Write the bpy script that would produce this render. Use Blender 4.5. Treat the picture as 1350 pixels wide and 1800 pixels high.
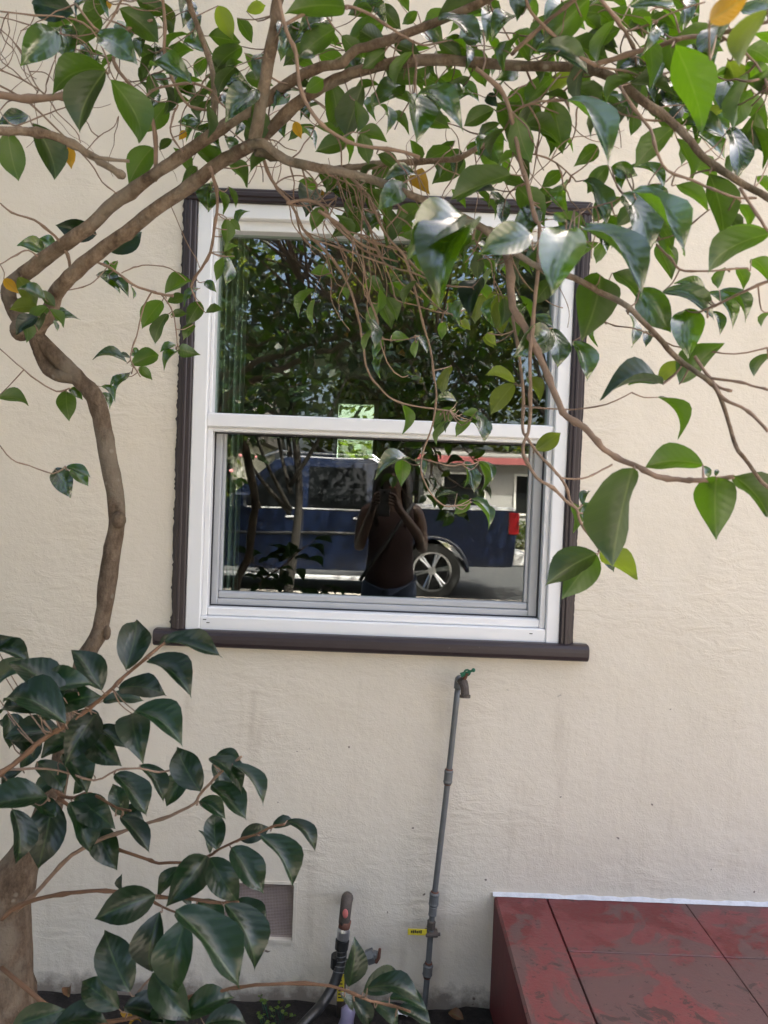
import bpy, math, random
from mathutils import Vector, Matrix, Quaternion, noise
R = math.radians
rnd = random.Random(7)
scene = bpy.context.scene
for o in list(bpy.data.objects): bpy.data.objects.remove(o)

# ---------------------------------------------------------------- camera
ROLL, PITCH, CAMH, CAMD, FPX = R(2.2), R(1.5), 1.535, 2.25, 1352.0
cF = Vector((0, math.cos(PITCH), -math.sin(PITCH)))
cR0 = Vector((1, 0, 0)); cU0 = cR0.cross(cF)
cR = cR0*math.cos(ROLL) + cU0*math.sin(ROLL)
cU = -cR0*math.sin(ROLL) + cU0*math.cos(ROLL)
cC = Vector((0, -CAMD, CAMH))
cam = bpy.data.cameras.new('camera'); camo = bpy.data.objects.new('camera', cam)
scene.collection.objects.link(camo)
M = Matrix((cR, cU, -cF)).transposed().to_4x4(); M.translation = cC
camo.matrix_world = M
cam.sensor_fit = 'VERTICAL'; cam.sensor_height = 36; cam.sensor_width = 27
cam.lens = FPX/1800*36
cam.clip_start = 0.01; cam.clip_end = 1000
cam.dof.use_dof = True; cam.dof.focus_distance = 2.1; cam.dof.aperture_fstop = 8.5
scene.camera = camo
# ---------------------------------------------------------------- world, sun, exposure
SUN_EL, SUN_AZ = R(53), R(36)
w = bpy.data.worlds.new('World'); scene.world = w; w.use_nodes = True
wn = w.node_tree; sky = wn.nodes.new('ShaderNodeTexSky'); sky.sky_type = 'NISHITA'
sky.sun_disc = False; sky.sun_elevation = SUN_EL; sky.sun_rotation = SUN_AZ
sky.air_density = 0.75; sky.dust_density = 8.5; sky.ozone_density = 0.0
wn.nodes['Background'].inputs[1].default_value = 0.15
wn.links.new(sky.outputs[0], wn.nodes['Background'].inputs[0])
S = Vector((math.sin(SUN_AZ)*math.cos(SUN_EL), math.cos(SUN_AZ)*math.cos(SUN_EL), math.sin(SUN_EL)))
sl = bpy.data.lights.new('sun', 'SUN'); sl.energy = 4.0; sl.angle = R(0.5); sl.color = (1, .95, .87)
so = bpy.data.objects.new('sun', sl); scene.collection.objects.link(so)
so.rotation_euler = S.to_track_quat('Z', 'Y').to_euler(); so.location = (0, 20, 30)
vs = scene.view_settings
vs.view_transform = 'Standard'; vs.look = 'None'; vs.gamma = 1; vs.use_curve_mapping = False
vs.exposure = 2.88
vs.use_white_balance = True; vs.white_balance_temperature = 6800; vs.white_balance_tint = 9   # the phone's shade setting
scene.render.resolution_x, scene.render.resolution_y = 768, 1024

# ---------------------------------------------------------------- helpers
def at(u, v, d):                     # point at photo pixel (u,v) standing d metres in front of the wall
    q = cF + cR*((u-675)/FPX) - cU*((v-900)/FPX)
    return cC + q*((-d - cC.y)/q.y)
def px_per_m(d): return FPX/(CAMD-d)

class MB:
    def __init__(s): s.v = []; s.f = []; s.uv = None
    def add(s, vs, fs):
        n = len(s.v); s.v += [Vector(p) for p in vs]; s.f += [tuple(i+n for i in f) for f in fs]; return s
    def box(s, a, b, bev=0):
        x0, y0, z0 = a; x1, y1, z1 = b
        if bev <= 0:
            return s.add([(x0,y0,z0),(x1,y0,z0),(x1,y1,z0),(x0,y1,z0),(x0,y0,z1),(x1,y0,z1),(x1,y1,z1),(x0,y1,z1)],
                  [(0,3,2,1),(4,5,6,7),(0,1,5,4),(1,2,6,5),(2,3,7,6),(3,0,4,7)])
        e = bev; vs = []; 
        for X, sx in ((x0,1),(x1,-1)):
            for Y, sy in ((y0,1),(y1,-1)):
                for Z, sz in ((z0,1),(z1,-1)):
                    vs += [(X,Y+sy*e,Z+sz*e),(X+sx*e,Y,Z+sz*e),(X+sx*e,Y+sy*e,Z)]
        I = lambda i,j,k,a: ((i*2+j)*2+k)*3+a
        fs = [(I(0,0,0,0),I(0,0,1,0),I(0,1,1,0),I(0,1,0,0)),(I(1,0,0,0),I(1,1,0,0),I(1,1,1,0),I(1,0,1,0)),
              (I(0,0,0,1),I(1,0,0,1),I(1,0,1,1),I(0,0,1,1)),(I(0,1,0,1),I(0,1,1,1),I(1,1,1,1),I(1,1,0,1)),
              (I(0,0,0,2),I(0,1,0,2),I(1,1,0,2),I(1,0,0,2)),(I(0,0,1,2),I(1,0,1,2),I(1,1,1,2),I(0,1,1,2))]
        for i in (0,1):
            for j in (0,1):
                fs.append((I(i,j,0,0),I(i,j,0,1),I(i,j,1,1),I(i,j,1,0)))
                fs.append((I(i,0,j,0),I(i,0,j,2),I(i,1,j,2),I(i,1,j,0)))
                fs.append((I(0,i,j,1),I(0,i,j,2),I(1,i,j,2),I(1,i,j,1)))
                for k in (0,1): fs.append((I(i,j,k,0),I(i,j,k,1),I(i,j,k,2)))
        return s.add(vs, fs)
    def tube(s, pts, rad, n=8, wob=0, cap=True):
        pts = [Vector(p) for p in pts]; rings = []
        nrm = None
        for i, p in enumerate(pts):
            t = (pts[min(i+1,len(pts)-1)] - pts[max(i-1,0)])
            if t.length < 1e-9: t = Vector((0,0,1))
            t.normalize()
            if nrm is None:
                nrm = t.orthogonal().normalized()
            nrm = (nrm - t*nrm.dot(t))
            if nrm.length < 1e-6: nrm = t.orthogonal()
            nrm.normalize(); b = t.cross(nrm)
            r = rad[i] if hasattr(rad, '__len__') else rad
            ring = []
            for k in range(n):
                a = 2*math.pi*k/n
                d_ = nrm*math.cos(a) + b*math.sin(a)
                q = p + d_*r
                if wob: q = p + d_*r*(1 + wob*noise.noise(q*22) + wob*.6*noise.noise(q*55))
                ring.append(q)
            rings.append(ring)
        vs = [q for r_ in rings for q in r_]; fs = []
        for i in range(len(rings)-1):
            for k in range(n):
                k2 = (k+1) % n
                fs.append((i*n+k, i*n+k2, (i+1)*n+k2, (i+1)*n+k))
        if cap:
            fs.append(tuple(reversed(range(n)))); m = (len(rings)-1)*n; fs.append(tuple(range(m, m+n)))
        return s.add(vs, fs)
    def cyl(s, a, b, r, n=16, r2=None):
        return s.tube([a, b], [r, r if r2 is None else r2], n)
    def sphere(s, c, r, nu=12, nv=8, sc=(1,1,1)):
        c = Vector(c); vs = [c+Vector((0,0,-r*sc[2]))]; fs = []
        for j in range(1, nv):
            ph = -math.pi/2 + math.pi*j/nv
            for i in range(nu):
                th = 2*math.pi*i/nu
                vs.append(c+Vector((r*sc[0]*math.cos(ph)*math.cos(th), r*sc[1]*math.cos(ph)*math.sin(th), r*sc[2]*math.sin(ph))))
        vs.append(c+Vector((0,0,r*sc[2]))); top = len(vs)-1
        for i in range(nu):
            i2 = (i+1) % nu
            fs.append((0, 1+i2, 1+i)); fs.append((top, top-nu+i, top-nu+i2))
            for j in range(nv-2): fs.append((1+j*nu+i, 1+j*nu+i2, 1+(j+1)*nu+i2, 1+(j+1)*nu+i))
        return s.add(vs, fs)
    def build(s, name, mat, parent=None, smooth=False, loc=None, kind=None, label=None):
        me = bpy.data.meshes.new(name)
        off = wloc(parent) if parent else (Vector(loc) if loc else Vector((0,0,0)))
        me.from_pydata([tuple(p-off) for p in s.v], [], s.f)
        if s.uv:
            ul = me.uv_layers.new(name='UVMap')
            for l in me.loops: ul.data[l.index].uv = s.uv[l.vertex_index]
        me.materials.append(MAT[mat])
        if smooth: me.shade_smooth()
        me.update()
        o = bpy.data.objects.new(name, me); scene.collection.objects.link(o)
        if parent: o.parent = parent
        elif loc: o.location = loc
        if kind: o['kind'] = kind
        if label: o['label'] = label
        return o
def wloc(o):
    p = Vector((0,0,0))
    while o: p += o.location; o = o.parent
    return p
def thing(name, loc, label, cat, group=None):
    o = bpy.data.objects.new(name, None); scene.collection.objects.link(o)
    o.location = loc; o.empty_display_size = .1
    return tag(o, label, cat, group)
def tag(o, label, cat, group=None):
    o['label'] = label; o['category'] = cat
    if group: o['group'] = group
    return o
def smooth_path(pts, per=4):
    out = []; n = len(pts)
    for i in range(n-1):
        p0, p1, p2, p3 = pts[max(i-1,0)], pts[i], pts[i+1], pts[min(i+2,n-1)]
        for k in range(per):
            t = k/per
            out.append(tuple(0.5*((2*b)+(-a+c)*t+(2*a-5*b+4*c-d)*t*t+(-a+3*b-3*c+d)*t**3) for a,b,c,d in zip(p0,p1,p2,p3)))
    out.append(tuple(pts[-1])); return out

# ---------------------------------------------------------------- materials
MAT = {}
def mat(name):
    m = bpy.data.materials.new(name); m.use_nodes = True; MAT[name] = m
    nt = m.node_tree; return m, nt, nt.nodes['Principled BSDF']
def N(nt, t, **kw):
    n = nt.nodes.new('ShaderNode'+t)
    for k, v_ in kw.items():
        if k[0] == 'i' and k[1:].isdigit(): n.inputs[int(k[1:])].default_value = v_
        elif k in n.inputs: n.inputs[k].default_value = v_
        else: setattr(n, k, v_)
    return n
def ramp(nt, src, stops):
    r = nt.nodes.new('ShaderNodeValToRGB'); e = r.color_ramp.elements
    while len(e) < len(stops): e.new(.5)
    for el, (p, c) in zip(e, stops):
        el.position = p; el.color = (c if len(c) == 4 else tuple(c)+(1,)) if hasattr(c,'__len__') else (c,c,c,1)
    nt.links.new(src, r.inputs[0]); return r.outputs[0]
def mixc(nt, fac, a, b, mode='MIX'):
    m = nt.nodes.new('ShaderNodeMix'); m.data_type = 'RGBA'; m.blend_type = mode
    for s_, x in ((m.inputs[0], fac), (m.inputs[6], a), (m.inputs[7], b)):
        if hasattr(x, 'links'): nt.links.new(x, s_)
        elif hasattr(x, '__len__'): s_.default_value = tuple(x)+(1,) if len(x) == 3 else x
        else: s_.default_value = x
    return m.outputs[2]
def math_(nt, op, a, b=0):
    m = nt.nodes.new('ShaderNodeMath'); m.operation = op
    for s_, x in ((m.inputs[0], a), (m.inputs[1], b)):
        if hasattr(x, 'links'): nt.links.new(x, s_)
        else: s_.default_value = x
    return m.outputs[0]
def pos(nt): return nt.nodes.new('ShaderNodeNewGeometry').outputs['Position']
def nz(nt, scale, detail=4, rough=.55, vec=None, dist=0):
    n = N(nt, 'TexNoise'); n.inputs['Scale'].default_value = scale; n.inputs['Detail'].default_value = detail
    n.inputs['Roughness'].default_value = rough; n.inputs['Distortion'].default_value = dist
    nt.links.new(vec if vec is not None else pos(nt), n.inputs['Vector']); return n.outputs[0]
def bump(nt, bsdf, h, strength=.3, dist=.01, prev=None):
    b = N(nt, 'Bump'); b.inputs['Strength'].default_value = strength; b.inputs['Distance'].default_value = dist
    nt.links.new(h, b.inputs['Height'])
    if prev is not None: nt.links.new(prev, b.inputs['Normal'])
    if bsdf: nt.links.new(b.outputs[0], bsdf.inputs['Normal'])
    return b.outputs[0]
def simple(name, col, rough=.6, metal=0, var=.15, scale=20, bumpy=0, spec=.5, coat=0):
    m, nt, b = mat(name)
    n_ = nz(nt, scale, 5)
    c = mixc(nt, n_, tuple(x*(1-var) for x in col), tuple(min(1, x*(1+var)) for x in col))
    nt.links.new(c, b.inputs['Base Color']); b.inputs['Roughness'].default_value = rough
    b.inputs['Metallic'].default_value = metal; b.inputs['Specular IOR Level'].default_value = spec
    b.inputs['Coat Weight'].default_value = coat; b.inputs['Coat Roughness'].default_value = .04
    if bumpy: bump(nt, b, nz(nt, scale*3, 5), bumpy, .004)
    return m

# stucco
m, nt, b = mat('stucco')
big = nz(nt, 1.6, 3); mid = nz(nt, 9, 5)
c = mixc(nt, ramp(nt, big, [(.3, 0), (.7, 1)]), (.675, .607, .505), (.72, .655, .56))
c = mixc(nt, ramp(nt, mid, [(.35, 0), (.75, .25)]), c, (.635, .57, .475))
v_ = N(nt, 'TexVoronoi', feature='F1'); v_.inputs['Scale'].default_value = 11; v_.inputs['Randomness'].default_value = 1
wp = N(nt, 'VectorMath', operation='ADD'); nt.links.new(pos(nt), wp.inputs[0])
nv = N(nt, 'TexNoise'); nv.inputs['Scale'].default_value = 18; nt.links.new(pos(nt), nv.inputs['Vector'])
sc_ = N(nt, 'VectorMath', operation='SCALE'); sc_.inputs['Scale'].default_value = .09; nt.links.new(nv.outputs['Color'], sc_.inputs[0])
nt.links.new(sc_.outputs[0], wp.inputs[1]); nt.links.new(wp.outputs[0], v_.inputs['Vector'])
spk = ramp(nt, v_.outputs['Distance'], [(.035, 1), (.06, 0)])
sel = ramp(nt, nz(nt, 2.4, 2), [(.30, 0), (.34, 1)])
sx = N(nt, 'SeparateXYZ'); nt.links.new(pos(nt), sx.inputs[0])
low = ramp(nt, sx.outputs['Z'], [(.9, 1), (1.15, 0)])
c = mixc(nt, math_(nt, 'MULTIPLY', math_(nt, 'MULTIPLY', spk, sel), math_(nt, 'MULTIPLY', low, .95)), c, (.13, .10, .085))
mps = N(nt, 'Mapping'); mps.inputs['Scale'].default_value = (7, 7, .9); nt.links.new(pos(nt), mps.inputs['Vector'])
stn = ramp(nt, nz(nt, 2.2, 5, .6, vec=mps.outputs[0]), [(.56, 0), (.74, .32)])
c = mixc(nt, math_(nt, 'MULTIPLY', stn, low), c, (.40, .33, .26))
# soil splashed onto the foot of the wall, in blotches
splash = math_(nt, 'ADD', math_(nt, 'MULTIPLY', sx.outputs['Z'], -7.5), math_(nt, 'MULTIPLY', nz(nt, 14, 6, .7), 1.5))
c = mixc(nt, ramp(nt, splash, [(.15, 0), (.62, .8)]), c, (.16, .125, .10))
nt.links.new(c, b.inputs['Base Color']); b.inputs['Roughness'].default_value = .82; b.inputs['Specular IOR Level'].default_value = .25
mpw = N(nt, 'Mapping'); mpw.inputs['Scale'].default_value = (.55, 1, 1.4); nt.links.new(pos(nt), mpw.inputs['Vector'])
b0 = bump(nt, None, math_(nt, 'MULTIPLY', nz(nt, 22, 4, .6, vec=mpw.outputs[0], dist=.8), ramp(nt, nz(nt, 2.1, 2), [(.46, 0), (.62, 1)])), .42, .014)
b1 = bump(nt, None, nz(nt, 10, 3, .5), .22, .02, b0)
b2 = bump(nt, None, nz(nt, 60, 4, .55), .24, .006, b1)
bump(nt, b, nz(nt, 210, 3, .6), .36, .003, b2)

simple('vinyl', (.78, .78, .79), .38, var=.03, scale=6)
simple('grey_vinyl', (.42, .43, .45), .42, var=.05, scale=8)
simple('gasket', (.03, .03, .035), .6)
m, nt, b = mat('brown_trim')
mp = N(nt, 'Mapping'); mp.inputs['Scale'].default_value = (60, 60, 60); nt.links.new(pos(nt), mp.inputs['Vector'])
c = mixc(nt, nz(nt, 12, 5), (.024, .015, .018), (.042, .030, .033))
c = mixc(nt, ramp(nt, nz(nt, 60, 3), [(.70, 0), (.78, .5)]), c, (.18, .15, .15))
nt.links.new(c, b.inputs['Base Color']); b.inputs['Roughness'].default_value = .42
bump(nt, b, nz(nt, 60, 4), .12, .004)
# window glass: coated pane, mirror part plus tinted see-through part
m, nt, b = mat('window_glass'); nt.nodes.remove(b)
g = N(nt, 'BsdfGlossy'); g.inputs['Roughness'].default_value = 0; g.inputs['Color'].default_value = (.95, .97, 1, 1)
t = N(nt, 'BsdfTransparent'); t.inputs['Color'].default_value = (.74, .82, .77, 1)
mx = N(nt, 'MixShader'); mx.inputs[0].default_value = .125
nt.links.new(t.outputs[0], mx.inputs[1]); nt.links.new(g.outputs[0], mx.inputs[2])
bp = N(nt, 'Bump'); bp.inputs['Strength'].default_value = .035; bp.inputs['Distance'].default_value = .02
nt.links.new(nz(nt, 2.5, 1), bp.inputs['Height']); nt.links.new(bp.outputs[0], g.inputs['Normal'])
nt.links.new(mx.outputs[0], nt.nodes['Material Output'].inputs[0])
simple('room_wall', (.10, .095, .085), .8); simple('room_floor', (.06, .04, .03), .6)
simple('curtain', (.30, .31, .26), .9, var=.1)
simple('dust_screen', (.24, .19, .175), .9, var=.7, scale=40); simple('wire', (.44, .36, .335), .6, metal=.3, var=.3, scale=30)
simple('roofing', (.09, .08, .075), .9, bumpy=.4, scale=30); simple('eave_paint', (.62, .58, .5), .7)
simple('galvanised', (.135, .142, .145), .5, metal=.25, var=.25, scale=40, bumpy=.1)
simple('old_iron', (.075, .06, .05), .75, var=.5, scale=60, bumpy=.4)
simple('rust_iron', (.13, .055, .035), .8, var=.5, scale=60, bumpy=.4)
simple('red_primer', (.50, .14, .13), .6); simple('steel', (.55, .56, .58), .35, metal=.9, var=.1)
simple('black_rubber', (.014, .015, .015), .4, var=.2, spec=.5); simple('green_paint', (.01, .10, .05), .4)
simple('yellow_tag', (.62, .50, .04), .5, var=.1); simple('black_ink', (.02, .02, .02), .6)
simple('lilac_plastic', (.22, .20, .30), .35, var=.15, scale=60); simple('white_plastic', (.75, .76, .78), .4)
simple('blue_print', (.04, .22, .42), .4); simple('caulk', (.56, .57, .60), .7, var=.3, scale=50, bumpy=.4)
m, nt, b = mat('soil')
c = ramp(nt, nz(nt, 40, 8, .7), [(.3, (.008,.006,.005)), (.55, (.022,.017,.014)), (.8, (.055,.043,.034))])
nt.links.new(c, b.inputs['Base Color']); b.inputs['Roughness'].default_value = .95
bump(nt, b, nz(nt, 70, 8, .75), .9, .02)
# worn red porch paint
m, nt, b = mat('red_paint')
p_ = pos(nt)
sy = N(nt, 'SeparateXYZ'); nt.links.new(p_, sy.inputs[0])
worn = math_(nt, 'ADD', math_(nt, 'MULTIPLY', sy.outputs['Y'], -.22), math_(nt, 'MULTIPLY', sy.outputs['X'], .05))   # more wear where people tread
fade = ramp(nt, math_(nt, 'ADD', nz(nt, 3.6, 7, .66, dist=.5), worn), [(.48, 0), (.53, .8), (.75, 1)])
c = mixc(nt, fade, (.125, .011, .013), (.175, .036, .039))
gr = ramp(nt, math_(nt, 'ADD', nz(nt, 4.6, 9, .70, dist=.9), worn), [(.585, 0), (.61, .8), (.8, .95)])
c = mixc(nt, gr, c, (.105, .060, .056))
c = mixc(nt, ramp(nt, nz(nt, 60, 6, .8), [(.42, 0), (.68, .35)]), c, (.10, .06, .056))
dk = ramp(nt, math_(nt, 'ADD', nz(nt, 16, 7, .68, dist=.8), math_(nt, 'MULTIPLY', worn, .6)), [(.665, 0), (.69, .8)])
c = mixc(nt, dk, c, (.040, .024, .023))
sp = ramp(nt, nz(nt, 55, 3, .5), [(.66, 0), (.69, .75)])
c = mixc(nt, sp, c, (.045, .018, .018))
wsp = ramp(nt, nz(nt, 48, 2, .4), [(.255, .8), (.235, 0)][::-1])
nt.links.new(c, b.inputs['Base Color'])
nt.links.new(ramp(nt, gr, [(0, .42), (1, .62)]), b.inputs['Roughness'])
bump(nt, b, nz(nt, 90, 6, .65), .25, .004)
simple('shaded_red_paint', (.105, .012, .014), .6, var=.45, scale=9, bumpy=.3)  # porch red darkened, the shade of the step's side put into the colour
simple('concrete', (.34, .32, .29), .9, var=.2, scale=6, bumpy=.3); simple('pavement', (.40, .37, .33), .9, var=.18, scale=5, bumpy=.3)
simple('asphalt', (.06, .06, .062), .9, var=.2, scale=30, bumpy=.4); simple('kerb', (.42, .37, .32), .9, var=.2, scale=8)
simple('ground', (.10, .10, .05), .95, var=.4, scale=3, bumpy=.4)
# bark
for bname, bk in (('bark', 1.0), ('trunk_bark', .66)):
    m, nt, b = mat(bname)
    mpb = N(nt, 'Mapping'); mpb.inputs['Scale'].default_value = (1, 1, .55); nt.links.new(pos(nt), mpb.inputs['Vector'])
    c = ramp(nt, nz(nt, 38, 9, .74, vec=mpb.outputs[0]), [(.30, (.075,.052,.038)), (.47, (.195,.142,.105)), (.60, (.30,.228,.172)), (.78, (.44,.355,.285))])
    c = mixc(nt, ramp(nt, nz(nt, 11, 5, .6), [(.48, 0), (.60, .65)]), c, (.33, .285, .235))
    c = mixc(nt, ramp(nt, nz(nt, 8, 5, .65, vec=mpb.outputs[0]), [(.57, 0), (.68, .6)]), c, (.085, .082, .050))
    v1 = N(nt, 'TexVoronoi', feature='F1'); v1.inputs['Scale'].default_value = 30; nt.links.new(pos(nt), v1.inputs['Vector'])
    c = mixc(nt, math_(nt, 'MULTIPLY', ramp(nt, v1.outputs['Distance'], [(.09, 1), (.17, 0)]), ramp(nt, nz(nt, 7, 2), [(.50, 0), (.55, .8)])), c, (.44, .40, .34))
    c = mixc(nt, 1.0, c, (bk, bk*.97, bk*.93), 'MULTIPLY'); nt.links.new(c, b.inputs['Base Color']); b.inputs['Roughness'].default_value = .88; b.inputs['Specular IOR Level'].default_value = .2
    bb = bump(nt, None, nz(nt, 45, 6, .7, vec=mpb.outputs[0]), .7, .012)
    bump(nt, b, nz(nt, 170, 5, .75), .8, .005, bb)
simple('shaded_bark', (.022, .018, .015), .9, var=.4, scale=30, bumpy=.4)  # bark colour darkened to stand in for shade on the trunks
simple('twig_bark', (.26, .18, .135), .8, var=.45, scale=60, bumpy=.3, spec=.25)
simple('young_bark', (.17, .095, .058), .7, var=.3, scale=50, spec=.3)

def leaf_material(name, top, under, trans, rough=.24, tw=.36, spec=.5, coat=.1, cior=1.5, veins=1, crough=.17):
    m, nt, b = mat(name)
    uv = nt.nodes.new('ShaderNodeUVMap'); s_ = N(nt, 'SeparateXYZ'); nt.links.new(uv.outputs[0], s_.inputs[0])
    av = math_(nt, 'ABSOLUTE', math_(nt, 'SUBTRACT', s_.outputs['Y'], .5))
    rib = ramp(nt, av, [(.012, 1), (.034, 0)])
    wv = math_(nt, 'SINE', math_(nt, 'MULTIPLY', math_(nt, 'SUBTRACT', s_.outputs['X'], math_(nt, 'MULTIPLY', av, .55)), 50))
    vein = ramp(nt, wv, [(.90, 0), (1.0, .16)])
    oi = nt.nodes.new('ShaderNodeObjectInfo')
    geo = nt.nodes.new('ShaderNodeNewGeometry')
    rv = math_(nt, 'FRACT', math_(nt, 'ADD', oi.outputs['Random'], math_(nt, 'MULTIPLY', geo.outputs['Random Per Island'], 7.3)))
    blot = nz(nt, 35, 4)
    ct = mixc(nt, rv, tuple(x*.6 for x in top), tuple(x*1.35 for x in top))
    ct = mixc(nt, ramp(nt, blot, [(.45, 0), (.75, .35)]), ct, tuple(x*1.5 for x in top))
    ct = mixc(nt, math_(nt, 'MULTIPLY', vein, veins), ct, (.05, .10, .035)); ct = mixc(nt, math_(nt, 'MULTIPLY', rib, .5*veins), ct, (.09, .16, .04))
    ct = mixc(nt, ramp(nt, nz(nt, 130, 3), [(.70, 0), (.76, .5)]), ct, (.10, .08, .03))
    cu = mixc(nt, rv, tuple(x*.5 for x in under), tuple(x*1.4 for x in under))
    cu = mixc(nt, vein, cu, (.10, .15, .04)); cu = mixc(nt, math_(nt, 'MULTIPLY', rib, .6), cu, (.15, .20, .06))
    col = mixc(nt, geo.outputs['Backfacing'], ct, cu)
    nt.links.new(col, b.inputs['Base Color'])
    rg = N(nt, 'Mix'); rg.data_type = 'FLOAT'; nt.links.new(geo.outputs['Backfacing'], rg.inputs[0]); rg.inputs[2].default_value = rough; rg.inputs[3].default_value = .5
    nt.links.new(rg.outputs[0], b.inputs['Roughness'])
    b.inputs['Specular IOR Level'].default_value = spec
    b.inputs['Coat Roughness'].default_value = crough; nt.links.new(math_(nt, 'MULTIPLY', math_(nt, 'SUBTRACT', 1, geo.outputs['Backfacing']), coat), b.inputs['Coat Weight']); b.inputs['Coat IOR'].default_value = cior
    bump(nt, b, math_(nt, 'ADD', math_(nt, 'MULTIPLY', wv, .25), math_(nt, 'ADD', nz(nt, 60, 3), math_(nt, 'MULTIPLY', rib, -1))), .16, .004)
    tr = N(nt, 'BsdfTranslucent'); nt.links.new(mixc(nt, rv, tuple(x*.5 for x in trans), tuple(x*1.4 for x in trans)), tr.inputs['Color'])
    mx = N(nt, 'MixShader'); mx.inputs[0].default_value = tw
    nt.links.new(b.outputs[0], mx.inputs[1]); nt.links.new(tr.outputs[0], mx.inputs[2])
    nt.links.new(mx.outputs[0], nt.nodes['Material Output'].inputs[0])
leaf_material('leaf', (.009, .036, .009), (.036, .078, .006), (.13, .29, .003), .2, .36, 1.0, 1.0, 1.95)
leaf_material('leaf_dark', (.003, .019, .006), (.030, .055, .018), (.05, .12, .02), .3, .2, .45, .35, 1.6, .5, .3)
leaf_material('leaf_lime', (.07, .13, .02), (.12, .17, .025), (.30, .42, .03), .3, .42)
leaf_material('leaf_yellow', (.45, .25, .02), (.48, .27, .02), (.5, .3, .02), .4)
leaf_material('leaf_brown', (.16, .075, .03), (.18, .09, .04), (.1, .05, .02), .6, .15)
leaf_material('leaf_far', (.03, .055, .010), (.035, .06, .012), (.16, .19, .015), .45, .45)
leaf_material('leaf_street', (.009, .022, .008), (.014, .028, .008), (.03, .055, .006), .35, .3)
# across the street
simple('car_paint', (.006, .012, .036), .25, var=.1, scale=3, coat=.9); simple('car_glass', (.008, .009, .010), .03, spec=.35, var=0)
simple('chrome', (.42, .43, .45), .2, metal=1, var=.05); simple('tyre', (.02, .02, .02), .8); simple('tail_red', (.26, .008, .012), .2, coat=.5)
simple('dark_plastic', (.03, .03, .032), .6); simple('skin', (.085, .045, .032), .5, var=.06); simple('hair', (.018, .011, .008), .5, var=.4, scale=90)
simple('maroon_cloth', (.032, .014, .014), .9, var=.2, scale=40); simple('denim', (.03, .045, .09), .9, var=.25, scale=80)
simple('dark_wall', (.30, .29, .28), .85); simple('red_roof', (.24, .06, .06), .7, var=.2); simple('petal', (.75, .28, .30), .6)
simple('bright_trim', (.7, .7, .72), .45, metal=.3, var=.05)
simple('white_wall', (.62, .60, .56), .8)

# ---------------------------------------------------------------- ground, path, street
prof = [(300,0),(-4.2,0),(-6.0,.19),(-7.55,.19),(-7.56,.06),(-15.6,.06),(-15.62,.19),(-400,.19)]
mb = MB(); xs = [-300,-40,-10,-3,0,3,10,40,300]
for y, z in prof:
    mb.v += [Vector((x, y, z-.012)) for x in xs]
for j in range(len(prof)-1):
    for i in range(len(xs)-1): mb.f.append((j*9+i, (j+1)*9+i, (j+1)*9+i+1, j*9+i+1))
mb.build('ground', 'ground', kind='structure')
mb = MB(); nx, ny = 90, 34                       # planting bed at the foot of the wall
for j in range(ny+1):
    for i in range(nx+1):
        x = -2.4 + 5.4*i/nx; y = .02 - 1.25*j/ny
        mb.v.append(Vector((x, y, .004 + .022*noise.noise(Vector((x*7, y*7, 0))) + .012*noise.noise(Vector((x*25, y*25, 3))) + (.012 if j else 0))))
for j in range(ny):
    for i in range(nx): a = j*(nx+1)+i; mb.f.append((a, a+nx+1, a+nx+2, a+1))
mb.build('soil_bed', 'soil', smooth=True, kind='structure')
for k in range(5):
    x0 = -3.6 + 1.5*k
    MB().box((x0, -3.7, -.05), (x0+1.49, -1.24, .022), .006).build('garden_path', 'concrete', kind='structure')
for k in range(4):
    x0 = -.3 + 1.6*k
    MB().add([(x0,-3.71,.006),(x0+1.59,-3.71,.006),(x0+1.59,-4.2,.010),(x0,-4.2,.010),(x0+1.59,-5.99,.196),(x0,-5.99,.196)], [(1,0,3,2),(2,3,5,4)]).build('bounce_paving', 'concrete', kind='structure')  # unseen pale slabs added to bounce sunlight onto the lower wall
MB().box((-60, -7.35, .1), (60, -6.0, .186)).build('pavement', 'pavement', kind='structure')
MB().box((-60, -7.56, 0), (60, -7.354, .20), .015).build('kerb', 'kerb', kind='structure')
MB().add([(-60,-15.5,.055),(60,-15.5,.055),(60,-7.5,.055),(-60,-7.5,.055)], [(0,1,2,3)]).build('road', 'asphalt', kind='structure')
MB().box((-60, -15.7, 0), (60, -15.5, .20), .015).build('kerb', 'kerb', kind='structure')
MB().box((-60, -17.2, .1), (60, -15.704, .186)).build('pavement', 'pavement', kind='structure')

# ---------------------------------------------------------------- house
house = thing('stucco_house', (0, 3, 0), 'cream stucco house wall with a white window framed in dark brown', 'house')
WX0, WX1, WZ0, WZ1 = -.571, .527, 1.100, 2.353
VX0, VX1, VZ0, VZ1 = -.436, -.218, .190, .366
mb = MB()
gx = [-5, VX0, VX1, WX1, 5]; gx = sorted(set([-5, WX0, VX0, VX1, WX1, 5])); gz = sorted([-.2, VZ0, VZ1, WZ0, WZ1, 5.6])
def hole(xm, zm): return (WX0 < xm < WX1 and WZ0 < zm < WZ1) or (VX0 < xm < VX1 and VZ0 < zm < VZ1)
for i in range(len(gx)-1):
    for j in range(len(gz)-1):
        if hole((gx[i]+gx[i+1])/2, (gz[j]+gz[j+1])/2): continue
        a, b_, c_, d_ = gx[i], gx[i+1], gz[j], gz[j+1]
        mb.add([(a,0,c_),(b_,0,c_),(b_,0,d_),(a,0,d_)], [(0,1,2,3)])
        mb.add([(a,.2,c_),(b_,.2,c_),(b_,.2,d_),(a,.2,d_)], [(3,2,1,0)])
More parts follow.
